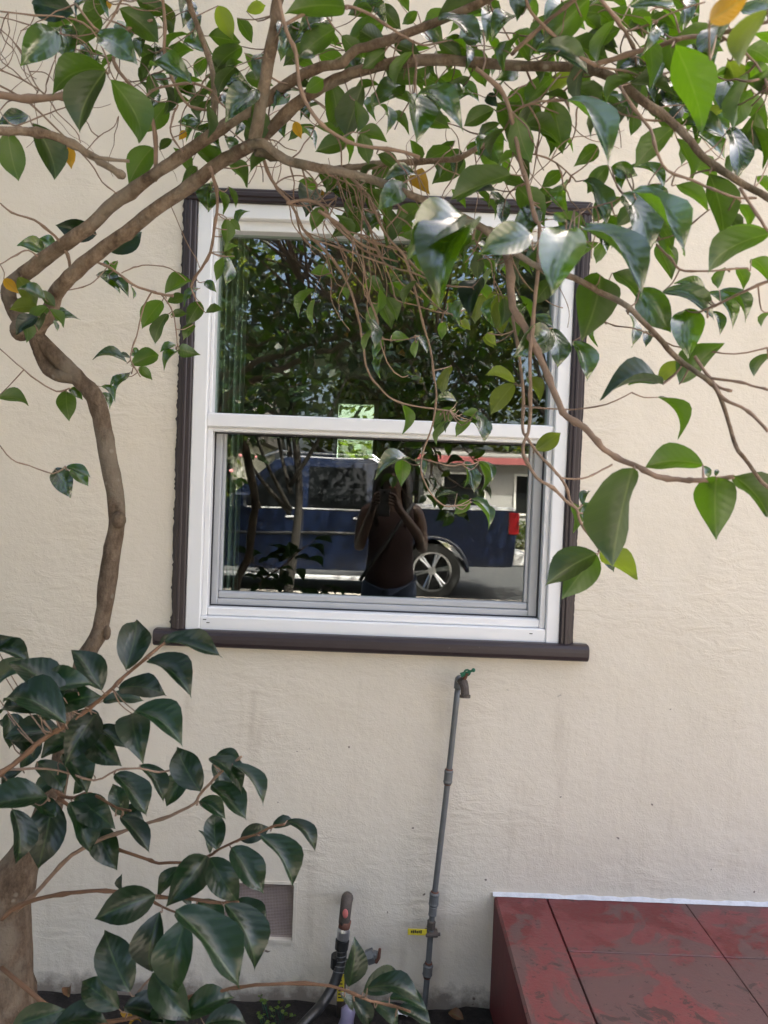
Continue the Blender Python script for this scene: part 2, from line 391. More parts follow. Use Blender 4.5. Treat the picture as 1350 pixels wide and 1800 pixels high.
for x0, x1, z0, z1 in ((WX0,WX1,WZ0,WZ1),(VX0,VX1,VZ0,VZ1)):
    mb.add([(x0,0,z0),(x1,0,z0),(x1,0,z1),(x0,0,z1),(x0,.2,z0),(x1,.2,z0),(x1,.2,z1),(x0,.2,z1)],
           [(0,4,5,1),(1,5,6,2),(2,6,7,3),(3,7,4,0)])
mb.build('wall', 'stucco', house)
for x in (-5, 4.8): MB().box((x, .202, -.2), (x+.2, 6.2, 5.6)).build('side_wall', 'stucco', house)
a = at(588, 702, -6.2); b_ = at(662, 815, -6.2); BX0, BX1, BZ0, BZ1 = a.x, b_.x, b_.z, a.z
mb = MB()
for x0, x1, z0, z1 in ((-5,BX0,-.2,5.6),(BX1,5,-.2,5.6),(BX0,BX1,-.2,BZ0),(BX0,BX1,BZ1,5.6)): mb.box((x0,6.202,z0),(x1,6.4,z1))
mb.build('back_wall', 'room_wall', house)
MB().box((-4.78,.21,.3),(4.78,6.19,.35)).build('room_floor', 'room_floor', house)
MB().box((-4.78,.21,2.75),(4.78,6.19,2.8)).build('room_ceiling', 'room_wall', house)
for x in (-4.79, 4.74): MB().box((x,.21,.36),(x+.04,6.19,2.74)).build('room_wall', 'room_wall', house)
for x0, x1 in ((-4.7, WX0-.02), (WX1+.02, 4.7)): MB().box((x0,.205,.36),(x1,.23,2.74)).build('room_wall', 'room_wall', house)
bw = MB()
for x0, x1, z0, z1 in ((BX0,BX0+.05,BZ0,BZ1),(BX1-.05,BX1,BZ0,BZ1),(BX0+.05,BX1-.05,BZ0,BZ0+.05),(BX0+.05,BX1-.05,BZ1-.05,BZ1),(BX0+.05,BX1-.05,BZ0+.25,BZ0+.285)): bw.box((x0,6.15,z0),(x1,6.3,z1))
bwo = bw.build('back_window', 'vinyl', house)
MB().box((BX0+.05,6.25,BZ0+.05),(BX1-.05,6.252,BZ1-.05)).build('pane', 'window_glass', bwo)
mb = MB(); mb.add([(-5.6,-.5,5.6),(5.6,-.5,5.6),(5.6,3.2,7.0),(-5.6,3.2,7.0),(5.6,6.9,5.6),(-5.6,6.9,5.6),(-5.6,-.5,5.45),(5.6,-.5,5.45),(5.6,6.9,5.45),(-5.6,6.9,5.45)],
    [(0,1,2,3),(3,2,4,5),(0,6,7,1),(5,4,8,9),(6,9,8,7),(1,7,8,4,2),(0,3,5,9,6)])
mb.build('roof', 'roofing', house)
# window: outer vinyl frame with its own pieces
mb = MB()
mb.box((-.571,-.006,1.100),(-.527,.09,2.353),.003); mb.box((.487,-.006,1.100),(.527,.09,2.353),.003)
mb.box((-.5272,-.005,2.309),(.4872,.09,2.353),.003)
mb.box((-.5272,-.003,1.100),(.4872,.09,1.150),.003)
win = mb.build('window', 'vinyl', house, label='white vinyl double-hung window, its glass mirroring the street')
mb = MB()
mb.box((-.5268,.010,1.1502),(-.511,.085,1.696),.002); mb.box((.471,.010,1.1502),(.4868,.085,1.696),.002)
mb.box((-.511,.012,1.1502),(.471,.085,1.176),.004)
mb.build('inner_stop', 'vinyl', win)
mb = MB()
mb.box((-.5268,.014,1.7475),(-.516,.075,2.3088),.002); mb.box((.474,.014,1.7475),(.4868,.075,2.3088),.002)
mb.box((-.516,.014,2.280),(.474,.075,2.3088),.002); 
mb.build('upper_sash', 'vinyl', win)
mb = MB(); mb.box((-.5275,.002,1.7055),(.4875,.075,1.747),.004); mb.box((-.5272,.012,1.694),(.4872,.06,1.7055),.002)
mb.build('meeting_rail', 'vinyl', win)
mb = MB()
mb.box((-.511,.046,1.176),(-.489,.08,1.693),.003); mb.box((.4415,.046,1.176),(.471,.08,1.693),.003)
mb.box((-.489,.046,1.176),(.4415,.08,1.197),.002); mb.box((-.489,.052,1.197),(.4415,.08,1.218),.004)
mb.box((.430,.058,1.2185),(.4415,.08,1.693),.002); mb.box((-.489,.058,1.2185),(-.480,.08,1.693),.002)
mb.build('lower_sash', 'grey_vinyl', win)
mb = MB(); mb.box((-.510,.040,1.1765),(.470,.045,1.180)); mb.box((-.5105,.040,1.181),(-.507,.045,1.692)); mb.box((.4665,.040,1.181),(.4702,.045,1.692)); mb.box((-.510,.040,1.689),(.470,.045,1.6935))
mb.build('gasket', 'gasket', win)
mb = MB(); mb.box((-.516,.05,1.7475),(.474,.054,2.280)); mb.build('upper_pane', 'window_glass', win)
mb = MB(); mb.box((-.489,.068,1.218),(.4415,.072,1.692)); mb.build('lower_pane', 'window_glass', win)
def dash(x, z): return MB().box((x, -.0045, z), (x+.009, -.0028, z+.0022)).build('weep_slot', 'gasket', win)
for x, z in ((-.518,1.140),(-.508,1.131),(.44,1.135)): dash(x, z)
# brown trim: ragged painted edge against the stucco
def ragged(x_edge, x_in, z0, z1, seed, amp):
    r_ = random.Random(seed); n = 190; mb = MB()
    for i in range(n+1):
        z = z0+(z1-z0)*i/n
        e = x_edge + (amp*(.9*r_.random()-.6 if r_.random() < .45 else .1) + amp*.9*noise.noise(Vector((seed, 0, z*9))) + amp*.5*noise.noise(Vector((seed, 0, z*41))))
        for y in (-.004, .004): mb.v.append(Vector((e, y, z)))
        for y in (-.004, .004): mb.v.append(Vector((x_in, y, z)))
    for i in range(n):
        a = i*4; mb.f += [(a, a+2, a+6, a+4), (a+1, a, a+4, a+5)]
    return mb
ragged(-.6135, -.598, 1.11, 2.392, 3, .006).build('paint_edge', 'brown_trim', win)
ragged(.5685, .556, 1.11, 2.392, 5, .002).build('paint_edge', 'brown_trim', win)
def vtrim(x0, x1):
    mb = MB(); n = 3; wdt = (x1-x0)
    mb.box((x0,-.016,1.1095),(x1,.003,2.3535),.003)
    mb.box((x0+wdt*.30,-.021,1.1095),(x0+wdt*.62,-.015,2.3535),.003)
    return mb.build('trim_board', 'brown_trim', win)
vtrim(-.606, -.5715); vtrim(.5275, .561)
mb = MB(); mb.box((-.609,-.018,2.3537),(.564,.003,2.391),.004); mb.box((-.609,-.023,2.366),(.564,-.017,2.381),.003); mb.build('trim_board', 'brown_trim', win)
mb = MB(); n = 40                                    # rounded sill nose
secs = [(-.03,1.108),(-.034,1.100),(-.035,1.090),(-.034,1.078),(-.030,1.068),(-.024,1.064),(.003,1.064),(.003,1.112),(-.022,1.1115)]
for x in (-.657, -.6545, .6085, .611):
    s_ = .90 if x in (-.657, .611) else 1
    mb.v += [Vector((x, y*s_, 1.088+(z-1.088)*s_)) for y, z in secs]
k = len(secs)
for i in range(3):
    for j in range(k): mb.f.append((i*k+j, (i+1)*k+j, (i+1)*k+(j+1) % k, i*k+(j+1) % k))
mb.f += [tuple(range(k)), tuple(reversed(range(3*k, 4*k)))]
mb.build('sill', 'brown_trim', win)
# half-drawn curtain inside, left
cur = MB(); n = 60
for i in range(n+1):
    x = -.60 + .145*i/n; y = .19 + .018*math.sin(i*.9) + .008*math.sin(i*.37)
    cur.v += [Vector((x, y, 1.16)), Vector((x, y, 2.45))]
for i in range(n): cur.f.append((2*i, 2*i+2, 2*i+3, 2*i+1))
tag(cur.build('curtain', 'curtain', smooth=True, loc=(-.45, .19, 1.16)), 'pale grey-green curtain drawn back behind the window glass', 'curtain')
# foundation vent
mb = MB()
mb.box((VX0-.004,-.003,VZ0-.004),(VX0+.006,.03,VZ1+.004)); mb.box((VX1-.006,-.003,VZ0-.004),(VX1+.004,.03,VZ1+.004))
mb.box((VX0+.006,-.003,VZ1-.004),(VX1-.006,.03,VZ1+.004)); mb.box((VX0+.006,-.003,VZ0-.004),(VX1-.006,.03,VZ0+.004))
vent = mb.build('foundation_vent', 'stucco', house, label='square screened crawl-space vent low in the stucco')
MB().box((VX0+.002,.024,VZ0+.002),(VX1-.002,.05,VZ1-.002)).build('backing', 'dust_screen', vent)
mb = MB(); nx_, nz_ = 46, 38
for i in range(nx_):
    x = VX0+.007+(VX1-VX0-.014)*i/(nx_-1); mb.box((x-.0008,.0165,VZ0+.004),(x+.0008,.018,VZ1-.004))
for j in range(nz_):
    z = VZ0+.005+(VZ1-VZ0-.01)*j/(nz_-1); mb.box((VX0+.006,.0152,z-.0008),(VX1-.006,.0164,z+.0008))
mb.build('screen', 'wire', vent, kind='stuff')

# ---------------------------------------------------------------- red porch
porch = thing('porch_step', (1.4, -.9, 0), 'red painted concrete porch step with scored slabs and worn paint', 'porch')
PX0, PX1, PY, PZ = .369, 2.9, -1.75, .355
MB().box((PX0+.001, PY+.001, -.05), (PX1, -.002, PZ-.012)).build('base', 'shaded_red_paint', porch)
pxs = [PX0, .526, .934, 1.342, 1.75, 2.158, 2.566, PX1]; pys = [-.003, -.27, -.68, -1.09, -1.5, PY]
g_ = .0008
for i in range(len(pxs)-1):
    if i == 0:
        MB().box((pxs[0], PY, PZ-.013), (pxs[1]-g_, -.003, PZ), .0065).build('slab', 'red_paint', porch); continue
    for j in range(len(pys)-1):
        dz = rnd.uniform(-.001, .001)
        MB().box((pxs[i]+g_, pys[j+1]+(g_*1.6 if j < 4 else 0), PZ-.013), (pxs[i+1]-g_, pys[j]-(g_*1.6 if j else 0), PZ+dz), .0018).build('slab', 'red_paint', porch)
mb = MB(); n = 120
for i in range(n+1):
    x = PX0-.004+(PX1-PX0)*i/n; h_ = .009+.007*noise.noise(Vector((x*18,0,0)))+.004*noise.noise(Vector((x*60,1,0)))
    mb.v += [Vector((x,-.013-.003*noise.noise(Vector((x*30,5,0))),PZ+.001)), Vector((x,-.007,PZ+h_*.7)), Vector((x,.001,PZ+h_))]
for i in range(n): a = 3*i; mb.f += [(a,a+3,a+4,a+1),(a+1,a+4,a+5,a+2)]
mb.build('caulk_strip', 'caulk', porch, smooth=True)

# ---------------------------------------------------------------- standpipe with hose bib
pt = [at(u, v, .04) for u, v in ((805,1207),(788,1365),(763,1580),(757,1640),(752,1705),(743,1790))]
pipe = thing('water_pipe', (pt[-1].x, -.04, 0), 'thin grey standpipe leaning on the wall below the window sill', 'pipe')
pt[-1].z = -.03
MB().tube(smooth_path([tuple(p) for p in pt], 3), .0085, 14).build('pipe', 'galvanised', pipe, smooth=True)
dirp = (pt[1]-pt[0]).normalized()
def collar(c, r, h, hexa=False):
    mb = MB(); a = c-dirp*h/2; b_ = c+dirp*h/2; n = 6 if hexa else 16
    mb.tube([a, a+dirp*h*.12, a+dirp*h*.25, a+dirp*h*.75, a+dirp*h*.88, b_], [r*.85, r, r*.93, r*.93, r, r*.85], n)
    return mb
collar(pt[1], .0135, .040).build('coupling', 'galvanised', pipe)
for i_ in (1, 2, 4):
    for s_ in (-1, 1): MB().tube([pt[i_]+dirp*s_*.020, pt[i_]+dirp*s_*.0235], [.0115,.0105], 14).build('rust_ring', 'rust_iron', pipe)
collar(pt[2], .0150, .040).build('coupling', 'galvanised', pipe)
collar(pt[2]+dirp*.035, .0125, .03).build('coupling', 'galvanised', pipe)
collar(pt[4], .0150, .034).build('coupling', 'galvanised', pipe)
collar(at(758,1625,.04), .0130, .025, True).build('union_nut', 'old_iron', pipe)
cl = at(758,1640,.04); mb = MB(); mb.box((cl.x-.017,-.058,cl.z-.004),(cl.x+.019,-.022,cl.z+.005),.002); mb.cyl((cl.x+.019,-.045,cl.z),(cl.x+.026,-.045,cl.z),.005,8); mb.box((cl.x-.004,-.022,cl.z-.003),(cl.x+.004,.004,cl.z+.003))
mb.build('clamp', 'old_iron', pipe)
a = at(717,1632,.05); b_ = at(746,1644,.05)
tg = MB().box((a.x,-.0515,b_.z),(b_.x+.006,-.050,a.z),.0004).build('tag', 'yellow_tag', pipe, label='yellow warning tag with black print')
mb = MB()
for k in range(6):
    x = a.x+.009+k*.0055; mb.box((x,-.0522,b_.z+.007-(k % 2)*.001),(x+.0038,-.0514,a.z-.005+(k % 3)*.001))
mb.build('print', 'black_ink', tg)
el = at(806,1203,.04)
MB().tube(smooth_path([tuple(el+Vector((-.001,0,-.012))),tuple(el+Vector((0,0,.004))),tuple(el+Vector((.001,-.006,.016))),tuple(el+Vector((.003,-.022,.020)))],4), [.0125]*13, 12).build('elbow', 'galvanised', pipe, smooth=True)
mb = MB(); c0 = el+Vector((.004,-.026,.018))
mb.tube([c0, c0+Vector((.006,-.014,-.004)), c0+Vector((.009,-.022,-.016)), c0+Vector((.010,-.026,-.034))], [.0115,.013,.012,.0125], 12)
mb.tube([c0+Vector((.010,-.026,-.034)), c0+Vector((.010,-.027,-.042))], [.0155,.0155], 12)
tap = mb.build('tap', 'old_iron', pipe, smooth=False, label='corroded hose tap with green handle')
mb = MB(); s0 = c0+Vector((.006,-.012,.002)); s1 = s0+Vector((.008,-.010,.026)); mb.cyl(s0, s1, .0055, 10); mb.build('stem', 'rust_iron', tap)
mb = MB(); ax = Vector((.86,-.1,.42)); mb.tube([s1-ax*.020, s1-ax*.007], [.0075,.006], 8); mb.tube([s1-ax*.007, s1+ax*.018], [.0035,.0035], 8); mb.sphere(s1+ax*.020, .006, 8, 6)
mb.tube([s1+Vector((.008*math.cos(t_),.001,.008*math.sin(t_))) for t_ in [k*math.pi/6 for k in range(13)]], .003, 6)
mb.build('handle', 'green_paint', tap)

# ---------------------------------------------------------------- wall outlet with hose
ho = thing('hose_outlet', (-.07, -.09, 0), 'rusty pipe elbow leaving the wall with a black hose clamped on', 'hose')
e = [at(u, v, d) for u, v, d in ((612,1580,-.03),(611,1578,.04),(610,1580,.075),(608,1596,.09),(605,1622,.09))]
MB().tube(smooth_path([tuple(p) for p in e], 4), .0165, 14, wob=.03).build('elbow', 'old_iron', ho, smooth=True)
q = at(607,1606,.108); MB().sphere(q, .010, 10, 6, (.8,.25,1.4)).build('paint_patch', 'red_primer', ho, smooth=True)
MB().tube([at(607,1618,.09), at(604,1633,.09)], [.0175,.0165], 14, wob=.05).build('rusty_nipple', 'rust_iron', ho, smooth=True)
MB().tube([at(605,1630,.09), at(604,1635,.09), at(603,1649,.09)], [.0165,.0185,.018], 16).build('ferrule', 'steel', ho)
hp = smooth_path([tuple(at(*p)) for p in ((603,1648,.09),(601,1672,.092),(597,1700,.10),(586,1732,.12),(566,1765,.16),(538,1796,.22))]+[(-.30,-.36,.03),(-.50,-.50,.035),(-.75,-.62,.035)], 7)
MB().tube(hp, [.0145]*len(hp), 14).build('hose', 'black_rubber', ho, smooth=True)
for k in range(7):
    i = 2+k*2.3; p0 = Vector(hp[int(i)]); p1 = Vector(hp[int(i)+1]); p = p0.lerp(p1, i-int(i)); t_ = (p1-p0).normalized()
    t2 = (t_+Vector((.18,0,.12))).normalized(); MB().tube([p-t2*.0009, p+t2*.0009], [.0158,.0158], 14).build('wire_coil', 'galvanised', ho)
MB().tube([at(602,1652,.09), at(600,1668,.092)], [.020,.019], 14).build('hose_cuff', 'black_rubber', ho, smooth=False)
MB().tube([at(596,1680,.085), at(594,1700,.085)], [.023,.022], 12).build('hose_cuff', 'black_rubber', ho, smooth=False)
# second valve and riser
vv = thing('valve_riser', (-.05, -.05, 0), 'short iron riser with a yellow label and a lever valve behind the hose', 'valve')
r0 = at(598,1795,.05); r0.z = -.03; r1 = at(602,1688,.05)
MB().tube([r0, r1], [.013,.013], 12).build('riser', 'old_iron', vv, smooth=True)
r2 = at(655,1680,.06)
MB().tube([r1+Vector((0,0,-.012)), (r1+r2)/2+Vector((0,0,-.012)), r2], [.013,.013,.014], 12).build('cross_pipe', 'old_iron', vv, smooth=True)
mb = MB(); mb.tube([r2+Vector((-.016,0,-.006)), r2+Vector((.004,0,.002))], [.021,.021], 6); mb.tube([r2+Vector((.004,0,.002)), r2+Vector((.016,-.004,.004))], [.014,.012], 10)
mb.build('valve_body', 'galvanised', vv)
mb = MB(); mb.tube([r2+Vector((.010,-.010,-.012)), r2+Vector((.018,-.014,.004)), r2+Vector((.020,-.014,.030))], [.006,.005,.004], 8); mb.build('lever', 'rust_iron', vv)
a = at(594,1712,.066); b_ = at(604,1760,.066)
yl = MB().box((a.x,-.0675,b_.z),(b_.x,-.0655,a.z),.0005).build('label_plate', 'yellow_tag', vv, label='yellow label with small black print')
mb = MB()
for k in range(6): z = b_.z+.010+k*.010; mb.box((a.x+.003,-.0684,z),(b_.x-.003-(k % 3)*.002,-.0674,z+.0035))
mb.build('print', 'black_ink', yl)
# litter on the soil
bt = thing('plastic_bottle', (at(612,1797,.12).x, -.12, .0), 'crushed lilac plastic bottle lying on the soil by the riser', 'bottle')
c0 = Vector((at(610,1797,.12).x, -.12, .03))
mb = MB(); mb.tube([c0+Vector((-.005,-.01,-.012)), c0+Vector((-.003,-.008,.0)), c0+Vector((0,-.004,.02)), c0+Vector((.003,0,.045)), c0+Vector((.005,.004,.052))], [.020,.022,.0195,.021,.012], 14, wob=.12); mb.build('body', 'lilac_plastic', bt, smooth=True)
mb = MB(); mb.tube([c0+Vector((.005,.004,.051)), c0+Vector((.006,.006,.066))], [.0095,.0095], 12); mb.build('cap', 'white_plastic', bt)
wr = thing('wrapper', (at(712,1768,.06).x, -.06, .0), 'small crumpled white and blue wrapper on the ground', 'litter')
c0 = Vector((at(716,1768,.06).x, -.06, .022)); mb = MB(); n = 7
for i in range(n):
    for j in range(4): mb.v.append(c0+Vector((-.03+.01*i, -.015+.01*j, .012+.014*noise.noise(Vector((i*.8,j*.8,2))))))
for i in range(n-1):
    for j in range(3): a_ = i*4+j; mb.f.append((a_, a_+4, a_+5, a_+1))
sh = mb.build('sheet', 'white_plastic', wr, smooth=True)
mb = MB()
for i in (2, 3):
    for j in range(4): mb.v.append(c0+Vector((-.03+.01*i, -.015+.01*j, .0145+.014*noise.noise(Vector((i*.8,j*.8,2))))))
for j in range(3): mb.f.append((j, j+4, j+5, j+1))
mb.build('stripe', 'blue_print', wr, smooth=True)

# ---------------------------------------------------------------- camellia
Z = dict(P=(0,0,1), A=(0,0,3), B=(450,0,3), C=(900,0,3), D=(0,400,3), E=(450,300,3), F=(850,400,2.7), G=(640,740,4.22),
         H=(850,750,2.7), I=(0,1080,3.214), J=(0,1400,3.214), K=(250,1300,3.375), L=(480,1530,3.375))
def zp(z, x, y): o = Z[z]; return o[0]+x/o[2], o[1]+y/o[2]
tree = thing('camellia_tree', (at(0,1800,.8).x, -.8, 0), 'old camellia with crooked trunk, arching limbs and glossy dark leaves', 'tree')
# (name, material, zone, [(x, y)...], depth start, depth end, half-width px start, end)
BR = [
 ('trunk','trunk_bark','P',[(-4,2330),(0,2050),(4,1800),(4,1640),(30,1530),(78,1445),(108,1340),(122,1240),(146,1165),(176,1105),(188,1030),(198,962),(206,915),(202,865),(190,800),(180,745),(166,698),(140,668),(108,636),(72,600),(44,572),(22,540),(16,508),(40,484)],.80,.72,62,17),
 ('branch','bark','P',[(40,484),(82,452),(128,418),(160,396),(192,364),(228,338),(268,309),(312,279),(360,246),(402,217),(442,193),(473,173),(517,140),(567,117),(600,112),(622,90),(652,80),(712,60),(838,8),(900,-30)],.72,1.15,16,8),
 ('branch','bark','P',[(60,590),(86,548),(100,512),(133,477),(187,433),(233,401),(267,372),(333,327),(377,293),(418,268),(458,244),(517,187),(567,152),(617,130),(683,112),(750,105),(817,108),(897,115),(1000,118),(1040,123),(1087,143),(1133,180),(1167,203),(1207,240),(1233,273),(1260,293),(1300,320),(1350,347),(1420,390)],.72,1.32,17,7.5),
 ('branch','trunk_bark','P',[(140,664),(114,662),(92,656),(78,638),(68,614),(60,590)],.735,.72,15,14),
 ('branch','bark','P',[(437,256),(463,253),(500,280),(550,293),(600,302),(650,315),(700,333),(733,347),(783,367),(850,402),(894,437),(950,470),(1009,489),(1072,522),(1105,541),(1146,581),(1183,622),(1220,652),(1250,674),(1265,693),(1280,741),(1294,785),(1313,811),(1331,837),(1348,855),(1380,880)],1.0,1.3,10,4.2),
 ('branch','bark','P',[(520,-60),(488,0),(483,50),(473,100),(463,160),(453,217),(446,248)],1.12,1.0,12,14),
 ('branch','twig_bark','B',[(110,-80),(120,0),(160,160),(210,280),(230,450),(280,570),(350,660),(420,710),(520,760),(650,780),(780,800),(860,830)],1.2,1.1,5,4),
 ('branch','bark','B',[(0,800),(120,830),(350,890),(470,885),(550,880),(700,860),(900,850),(1060,835),(1150,790),(1250,740)],.98,.92,7,4),
 ('branch','twig_bark','P',[(267,35),(227,50),(200,97),(210,127),(240,163),(263,200),(273,240),(273,300),(272,318)],.95,.84,3.2,5.5),
 ('branch','bark','P',[(325,-20),(337,17),(353,60),(370,110),(377,160),(375,200),(373,238)],1.0,.9,6,7),
 ('branch','twig_bark','P',[(-30,165),(0,167),(50,173),(100,170),(140,163),(175,150)],1.0,.98,7,5),
 ('branch','bark','P',[(-30,226),(0,230),(67,233),(117,247),(160,273),(187,290),(217,310)],1.1,1.0,8,6),
 ('twig','bark','P',[(160,274),(190,280),(227,283)],1.04,1.02,4.5,3.8),
 ('twig','twig_bark','A',[(0,450),(150,540),(340,720),(470,850),(540,960),(620,1025)],.9,.85,2.5,1.4),
 ('twig','twig_bark','A',[(0,370),(120,420),(240,500),(300,590),(400,690),(425,755)],.92,.88,2,1.2),
 ('twig','twig_bark','A',[(85,665),(200,620),(300,580),(410,545)],1.0,.95,1.8,1.4),
 ('twig','twig_bark','A',[(0,1070),(60,1120),(180,1160),(260,1220),(340,1310),(370,1400),(365,1440)],.85,.74,2,4),
 ('twig','twig_bark','A',[(0,60),(180,80),(340,90),(480,150),(560,300),(580,380)],1.05,1.0,2,2.2),
 ('twig','twig_bark','A',[(0,90),(120,120),(280,170),(420,190),(560,150)],1.0,1.0,1.5,1.5),
 ('twig','twig_bark','A',[(0,150),(80,230),(140,340),(190,450),(235,500)],.95,.95,1.5,1.5),
 ('twig','twig_bark','A',[(240,490),(250,420),(290,310),(305,250)],.95,.95,1.5,1.2),
 ('twig','twig_bark','A',[(400,20),(500,150),(580,180)],1.05,1.05,3,2.5),
 ('twig','twig_bark','A',[(640,0),(600,80),(550,160),(510,190)],1.05,1.02,2.5,2),
 ('twig','twig_bark','A',[(460,790),(520,720),(600,670),(625,610)],.85,.85,1.2,1),
 ('twig','twig_bark','A',[(740,560),(800,480),(880,455),(1020,440),(1120,480)],.95,.98,2.5,3),
 ('twig','twig_bark','A',[(860,0),(870,150),(870,300),(930,460),(1000,560),(1090,580)],.98,.92,4,3),
 ('twig','twig_bark','A',[(940,550),(910,620),(900,700),(940,770),(965,800)],.92,.9,2.5,2),
 ('branch','twig_bark','B',[(150,130),(260,70),(400,40),(520,40),(640,100),(760,180),(830,220)],1.15,1.1,4.5,2.5),
 ('branch','twig_bark','B',[(1160,360),(1280,460),(1330,560),(1360,690),(1400,870),(1440,1010),(1470,1150),(1494,1200),(1488,1400),(1467,1644),(1443,1890),(1449,2088),(1440,2256),(1422,2310),(1410,2394),(1479,2517),(1566,2571),(1632,2640),(1689,2682),(1710,2751),(1779,2850),(1812,2895)],1.15,1.1,5.5,3.5),
 ('branch','twig_bark','P',[(855,404),(880,425),(887,440),(896,474),(902,541),(924,578),(950,630),(965,667),(987,719),(998,733),(1028,752),(1057,785),(1083,804),(1124,822),(1154,837),(1191,843),(1220,844),(1254,843),(1290,838)],1.06,1.25,7,4),
 ('branch','twig_bark','P',[(890,450),(896,520),(905,580),(913,622),(920,696),(919,752),(928,772),(946,798),(976,828),(994,854),(1002,880),(1013,894)],1.06,1.1,4,3.2),
 ('twig','twig_bark','P',[(976,832),(990,841),(1024,841),(1050,831),(1076,817)],1.1,1.05,2,2.4),
 ('twig','twig_bark','P',[(921,714),(945,717),(1006,720),(1065,711),(1110,690)],1.1,1.15,2.2,1.5),
 ('twig','twig_bark','F',[(560,440),(620,465),(740,485),(900,560),(1040,580),(1190,600),(1350,570)],1.1,1.2,1.6,2),
 ('twig','twig_bark','F',[(1010,405),(1100,370),(1200,320),(1350,255),(1420,230)],1.2,1.3,2.2,4),
 ('twig','twig_bark','F',[(820,80),(890,150),(930,200),(1020,208),(1120,203),(1250,190)],1.15,1.2,3,2),
 ('twig','twig_bark','F',[(1090,740),(1140,815),(1220,850),(1280,890),(1350,970)],1.25,1.3,4,4),
 ('twig','twig_bark','F',[(1080,715),(1220,735),(1290,755),(1350,770)],1.25,1.3,3.5,3),
 ('twig','twig_bark','F',[(1000,610),(1080,720),(1120,760),(1180,776)],1.2,1.25,4,3.2),
 ('branch','twig_bark','C',[(430,345),(600,290),(780,240),(900,200),(1080,180),(1290,130),(1400,100)],1.2,1.35,6,4),
 ('branch','twig_bark','C',[(440,345),(330,280),(260,220),(170,140),(100,60),(60,-40)],1.2,1.25,5,3),
 ('branch','twig_bark','C',[(0,285),(100,190),(200,100),(330,0),(400,-60)],1.16,1.3,5,4),
 ('branch','twig_bark','C',[(440,-40),(550,100),(600,170),(650,270)],1.3,1.22,4.5,4),
 ('branch','twig_bark','C',[(570,455),(640,570),(730,680),(760,790),(820,900),(950,950),(1060,1000),(1180,1040),(1290,1045)],1.25,1.3,4.2,2.5),
 ('twig','twig_bark','C',[(1200,990),(1290,1130),(1350,1220),(1390,1280)],1.32,1.34,4,3.2),
 ('twig','twig_bark','C',[(440,350),(600,375),(720,410),(850,375),(940,350)],1.2,1.15,2.5,1.8),
 ('twig','twig_bark','C',[(1090,185),(1220,270),(1310,370),(1350,460)],1.3,1.32,3,2.5),
 ('twig','twig_bark','C',[(1040,1105),(960,1170),(860,1240),(740,1270),(680,1300)],1.25,1.15,2,1.6),
 ('twig','twig_bark','C',[(0,600),(60,560),(150,535),(280,530),(420,510),(500,560)],1.12,1.18,2.6,2),
 ('twig','twig_bark','C',[(610,165),(720,130),(860,60),(1020,10)],1.25,1.3,2.2,1.6),
 ('twig','twig_bark','C',[(100,810),(180,830),(260,880),(330,945)],1.12,1.1,2,1.6),
 ('twig','twig_bark','C',[(330,1110),(440,1090),(560,1050),(640,1010)],1.15,1.2,1.8,1.5),
 # twigs hanging before the glass
 ('twig','twig_bark','P',[(455,247),(470,300),(490,335),(513,360),(533,403),(560,430),(593,467),(617,513),(630,560),(637,600),(643,643),(657,670),(683,697),(710,710),(750,717),(790,722)],.95,.78,4,1.7),
 ('twig','twig_bark','P',[(560,296),(600,308),(630,322),(637,367),(635,417),(640,467),(647,517),(663,560),(670,607),(687,647),(707,663),(717,660)],.98,.82,2.4,1.3),
 ('twig','twig_bark','P',[(600,300),(625,320),(647,345),(677,410),(710,450),(727,500),(743,567),(757,617),(763,667),(767,693),(760,747),(747,783),(740,816),(744,842),(761,873),(782,889),(799,889)],.98,.85,3.2,1.8),
 ('twig','twig_bark','P',[(742,806),(766,813),(792,819),(811,816)],.86,.86,1.6,1.2),
 ('twig','twig_bark','P',[(637,587),(677,597),(710,597),(737,590)],.82,.82,1.6,1.2),
 ('twig','twig_bark','P',[(640,383),(667,443),(690,503),(697,527),(733,537),(767,548),(800,552)],.93,.9,2,1.4),
 ('twig','twig_bark','P',[(545,420),(600,437),(683,467),(733,482),(777,500),(830,505)],.92,.95,2.2,1.8),
 ('twig','twig_bark','P',[(505,357),(540,352),(570,365),(585,392),(640,440),(700,460)],.96,.9,4,2),
 ('twig','twig_bark','E',[(540,340),(620,380),(760,420),(850,520),(980,590)],.93,.95,3.2,2.2),
 ('twig','twig_bark','E',[(330,210),(430,280),(540,380),(640,420)],.98,.93,4.5,2.5),
 ('twig','twig_bark','E',[(690,300),(760,210),(700,120)],.98,1.0,1.6,1.6),
 ('twig','twig_bark','E',[(800,520),(880,640),(950,710)],.95,.95,1.8,1.4),
 ('twig','twig_bark','E',[(420,350),(480,500),(560,600),(600,700)],.93,.85,1.6,1.2),
 ('twig','twig_bark','E',[(380,440),(400,540),(430,600)],.92,.86,1.3,1),
 # left, before the jamb
 ('twig','twig_bark','P',[(368,292),(380,330),(382,362),(377,400),(370,443),(353,473),(343,487),(335,505)],.92,.72,4.2,3),
 ('twig','twig_bark','P',[(150,452),(187,467),(207,480),(233,500),(265,512),(283,517),(305,520)],.74,.68,2.5,3.2),
 ('twig','twig_bark','P',[(213,480),(235,470),(260,466),(300,472),(327,493)],.70,.68,1.5,1.2),
 ('twig','twig_bark','P',[(267,513),(252,540),(243,580),(232,613),(230,633),(247,663)],.69,.66,2,1.4),
 ('twig','twig_bark','P',[(283,517),(300,540),(307,560),(310,587),(312,607)],.68,.66,1.8,1.2),
 ('twig','twig_bark','P',[(120,510),(145,505),(165,495),(180,480),(195,462)],.73,.7,1.6,1.2),
